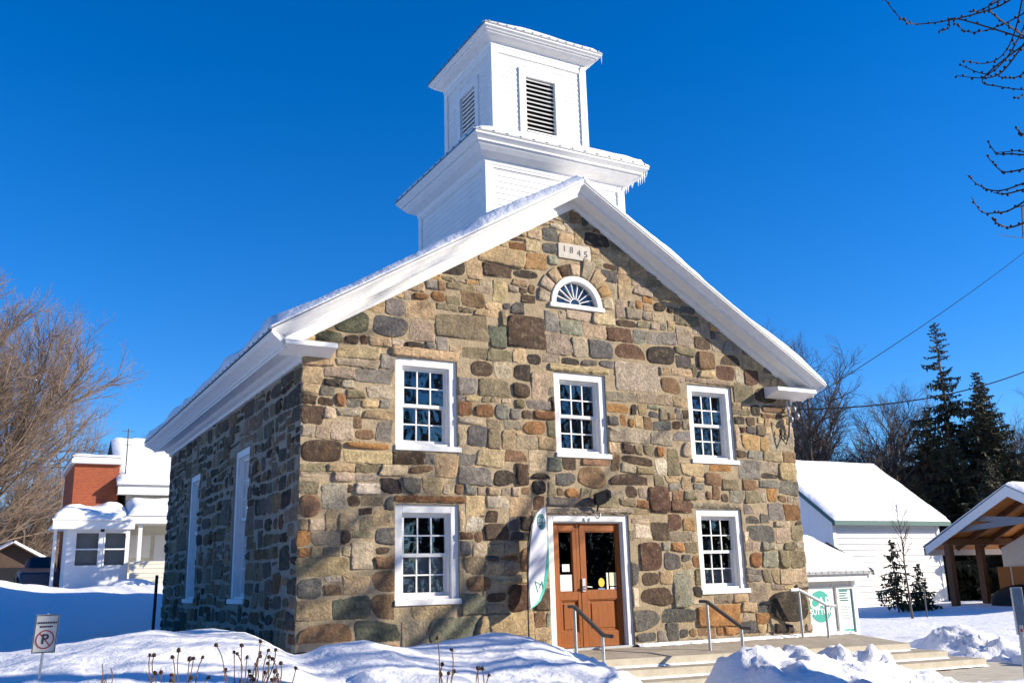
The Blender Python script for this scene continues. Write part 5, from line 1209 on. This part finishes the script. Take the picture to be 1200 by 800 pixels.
for (dy, k, top) in ((-2.1, .8, .72), (-2.0, .92, .8), (-1.2, 1, .98), (-.55, 1, 1.02), (.0, 1, 1.5), (1.2, 1, 1.5), (1.75, 1, 1.1), (2.1, .9, .9)): rings.append([(cx_+x*k, cy_+dy, cz_+min(z, top)) for x, z in prof])
for a, b in zip(rings, rings[1:]): mb.strip(a, b)
mb.add(rings[0], [tuple(range(12))]); mb.add(rings[-1], [tuple(range(12))]); mb.build('body', 'car_blue', t, smooth=True)
for (sx, sy) in ((-.8, -1.35), (.8, -1.35), (-.8, 1.35), (.8, 1.35)): mb = MB(); mb.tube([(cx_+sx-.1, cy_+sy, cz_+.32), (cx_+sx+.1, cy_+sy, cz_+.32)], .33, 16); mb.build('wheel', 'tyre', t)
mb = MB(); mb.add([(cx_-.5, cy_-.58, cz_+1.04), (cx_+.5, cy_-.58, cz_+1.04), (cx_+.42, cy_-.06, cz_+1.44), (cx_-.42, cy_-.06, cz_+1.44)], [(0, 1, 2, 3)]); mb.build('windscreen', 'door_glass', t, fix=False)

# stake and no-parking sign in the snow
mb = MB(); mb.tube([(-.42, 9.85, .4), (-.4, 9.85, 2.0)], .035, 6); tag(mb.build('snow_stake', 'black_paint'), 'black snow stake by the far corner of the shaded church wall', 'stake')
t = thing('no_parking_sign', 'small white no parking sign on a thin post in the left snow', 'sign')
o = Vector((-3.385, -2.9, 1.235)); rv = Vector((math.cos(R(-4)), math.sin(R(-4)), 0)); uv = Vector((.05, 0, 1)).normalized(); nv = rv.cross(uv)
mb = MB(); mb.tube([o-uv*.7+Vector((0, .02, 0)), o+uv*.2+Vector((0, .02, 0))], .013, 8); mb.build('post', 'galvanized', t)
mb = MB(); mb.obox(o, rv*.108, nv*.004, uv*.185); pl_ = mb.build('plate', 'plate_shaded', t, bevel=.003)
mb = MB(); f_ = o+nv*.0055
for (a, b) in (((-.1, -.177), (.1, -.177)), ((.1, -.177), (.1, .177)), ((.1, .177), (-.1, .177)), ((-.1, .177), (-.1, -.177))): mb.bar(f_+rv*a[0]+uv*a[1], f_+rv*b[0]+uv*b[1], .007, .003, up=nv)
g7 = random.Random(1)
for z, w0 in ((.105, .085), (.068, .06)):
    x = -w0
    while x < w0: k = g7.uniform(.008, .014); mb.bar(f_+rv*x+uv*z, f_+rv*(x+k)+uv*z, .018, .002, up=nv); x += k+.004
mb.build('lettering', 'ink', pl_)
mb = MB(); c = f_-uv*.055; mb.tube([c+rv*.078*math.cos(k*math.pi/16)+uv*.085*math.sin(k*math.pi/16) for k in range(33)], .0055, 6); mb.bar(c-rv*.05+uv*.058, c+rv*.052-uv*.062, .010, .003, up=nv); mb.build('prohibition_ring', 'ink_red', pl_)
text_part('letter', 'P', .13, c+nv*.001, rv, uv, 'ink', pl_, .001, .003)

# dried coneflower stalks and bare stems in the foreground snow
def clump(label, x, y, n, ztop, spread, seed, heads=True, group='dried flower clumps in the foreground snow', zb=None):
    g = random.Random(seed); b = hz(x, y)-.06
    t = thing('dried_coneflower' if heads else 'dry_stems', label, 'dried plant', group, (x, y, b))
    for i in range(n):
        a = g.uniform(0, 6.28); rr = spread*1.15*math.sqrt(g.random()); hgt = (ztop-b)*g.uniform(.62, 1.0); fx, fy_ = rr*math.cos(a), rr*math.sin(a)*.6
        pts = [Vector((fx*.35, fy_*.35, 0)), Vector((fx*.6+g.uniform(-.03, .03), fy_*.6, hgt*.5)), Vector((fx*.9+g.uniform(-.03, .03), fy_, hgt*.85)), Vector((fx+g.uniform(-.02, .02), fy_, hgt))]
        m = MB(); m.tube(spline(pts, 3), [.0045]*10, 4, cap=False)
        for q in range(2 if g.random() < .35 else 0):
            c = pts[1].lerp(pts[2], g.random()); e = c+Vector((g.uniform(-.05, .05), g.uniform(-.03, .03), g.uniform(.04, .09))); m.tube([c, e], [.003, .002], 3, cap=False)
        s = m.build('stem', 'dry_stem', t, fix=False)
        if heads:
            m = MB(); m.ball(pts[-1], g.uniform(.010, .016), 8, 6, g.uniform(.8, 1.3)); m.ball(pts[-1]+Vector((g.uniform(-.007, .007), g.uniform(-.007, .007), g.uniform(-.006, .008))), g.uniform(.008, .012), 7, 5)
            for q in range(7): d = orth(Vector((0, 0, 1)), g); m.tube([pts[-1]-Vector((0, 0, .008)), pts[-1]+d*.024-Vector((0, 0, .012))], [.003, .001], 3, cap=False)
            m.build('seed_head', 'seed_head', s)
clump('wide clump of dark seed heads on stalks, left of the fullest clump', -2.75, -6.5, 13, 1.2, .2, 1)
clump('fullest clump of dark seed heads on stalks before the sunlit snow', -2.3, -6.6, 20, 1.25, .2, 2)
clump('few dark seed heads on stalks before the shaded church corner', -2.03, -6.62, 6, 1.15, .13, 3)
clump('tall sparse stalks with dark seed heads before the sunlit gable wall', -.92, -7.05, 6, 1.25, .12, 4)
clump('short sparse stalks with dark seed heads, rightmost of the dried plants', -.68, -7.2, 6, 1.06, .1, 5)
clump('thin bare stems without heads between the sign and the seed heads', -3.25, -6.4, 6, 1.2, .2, 6, heads=False)
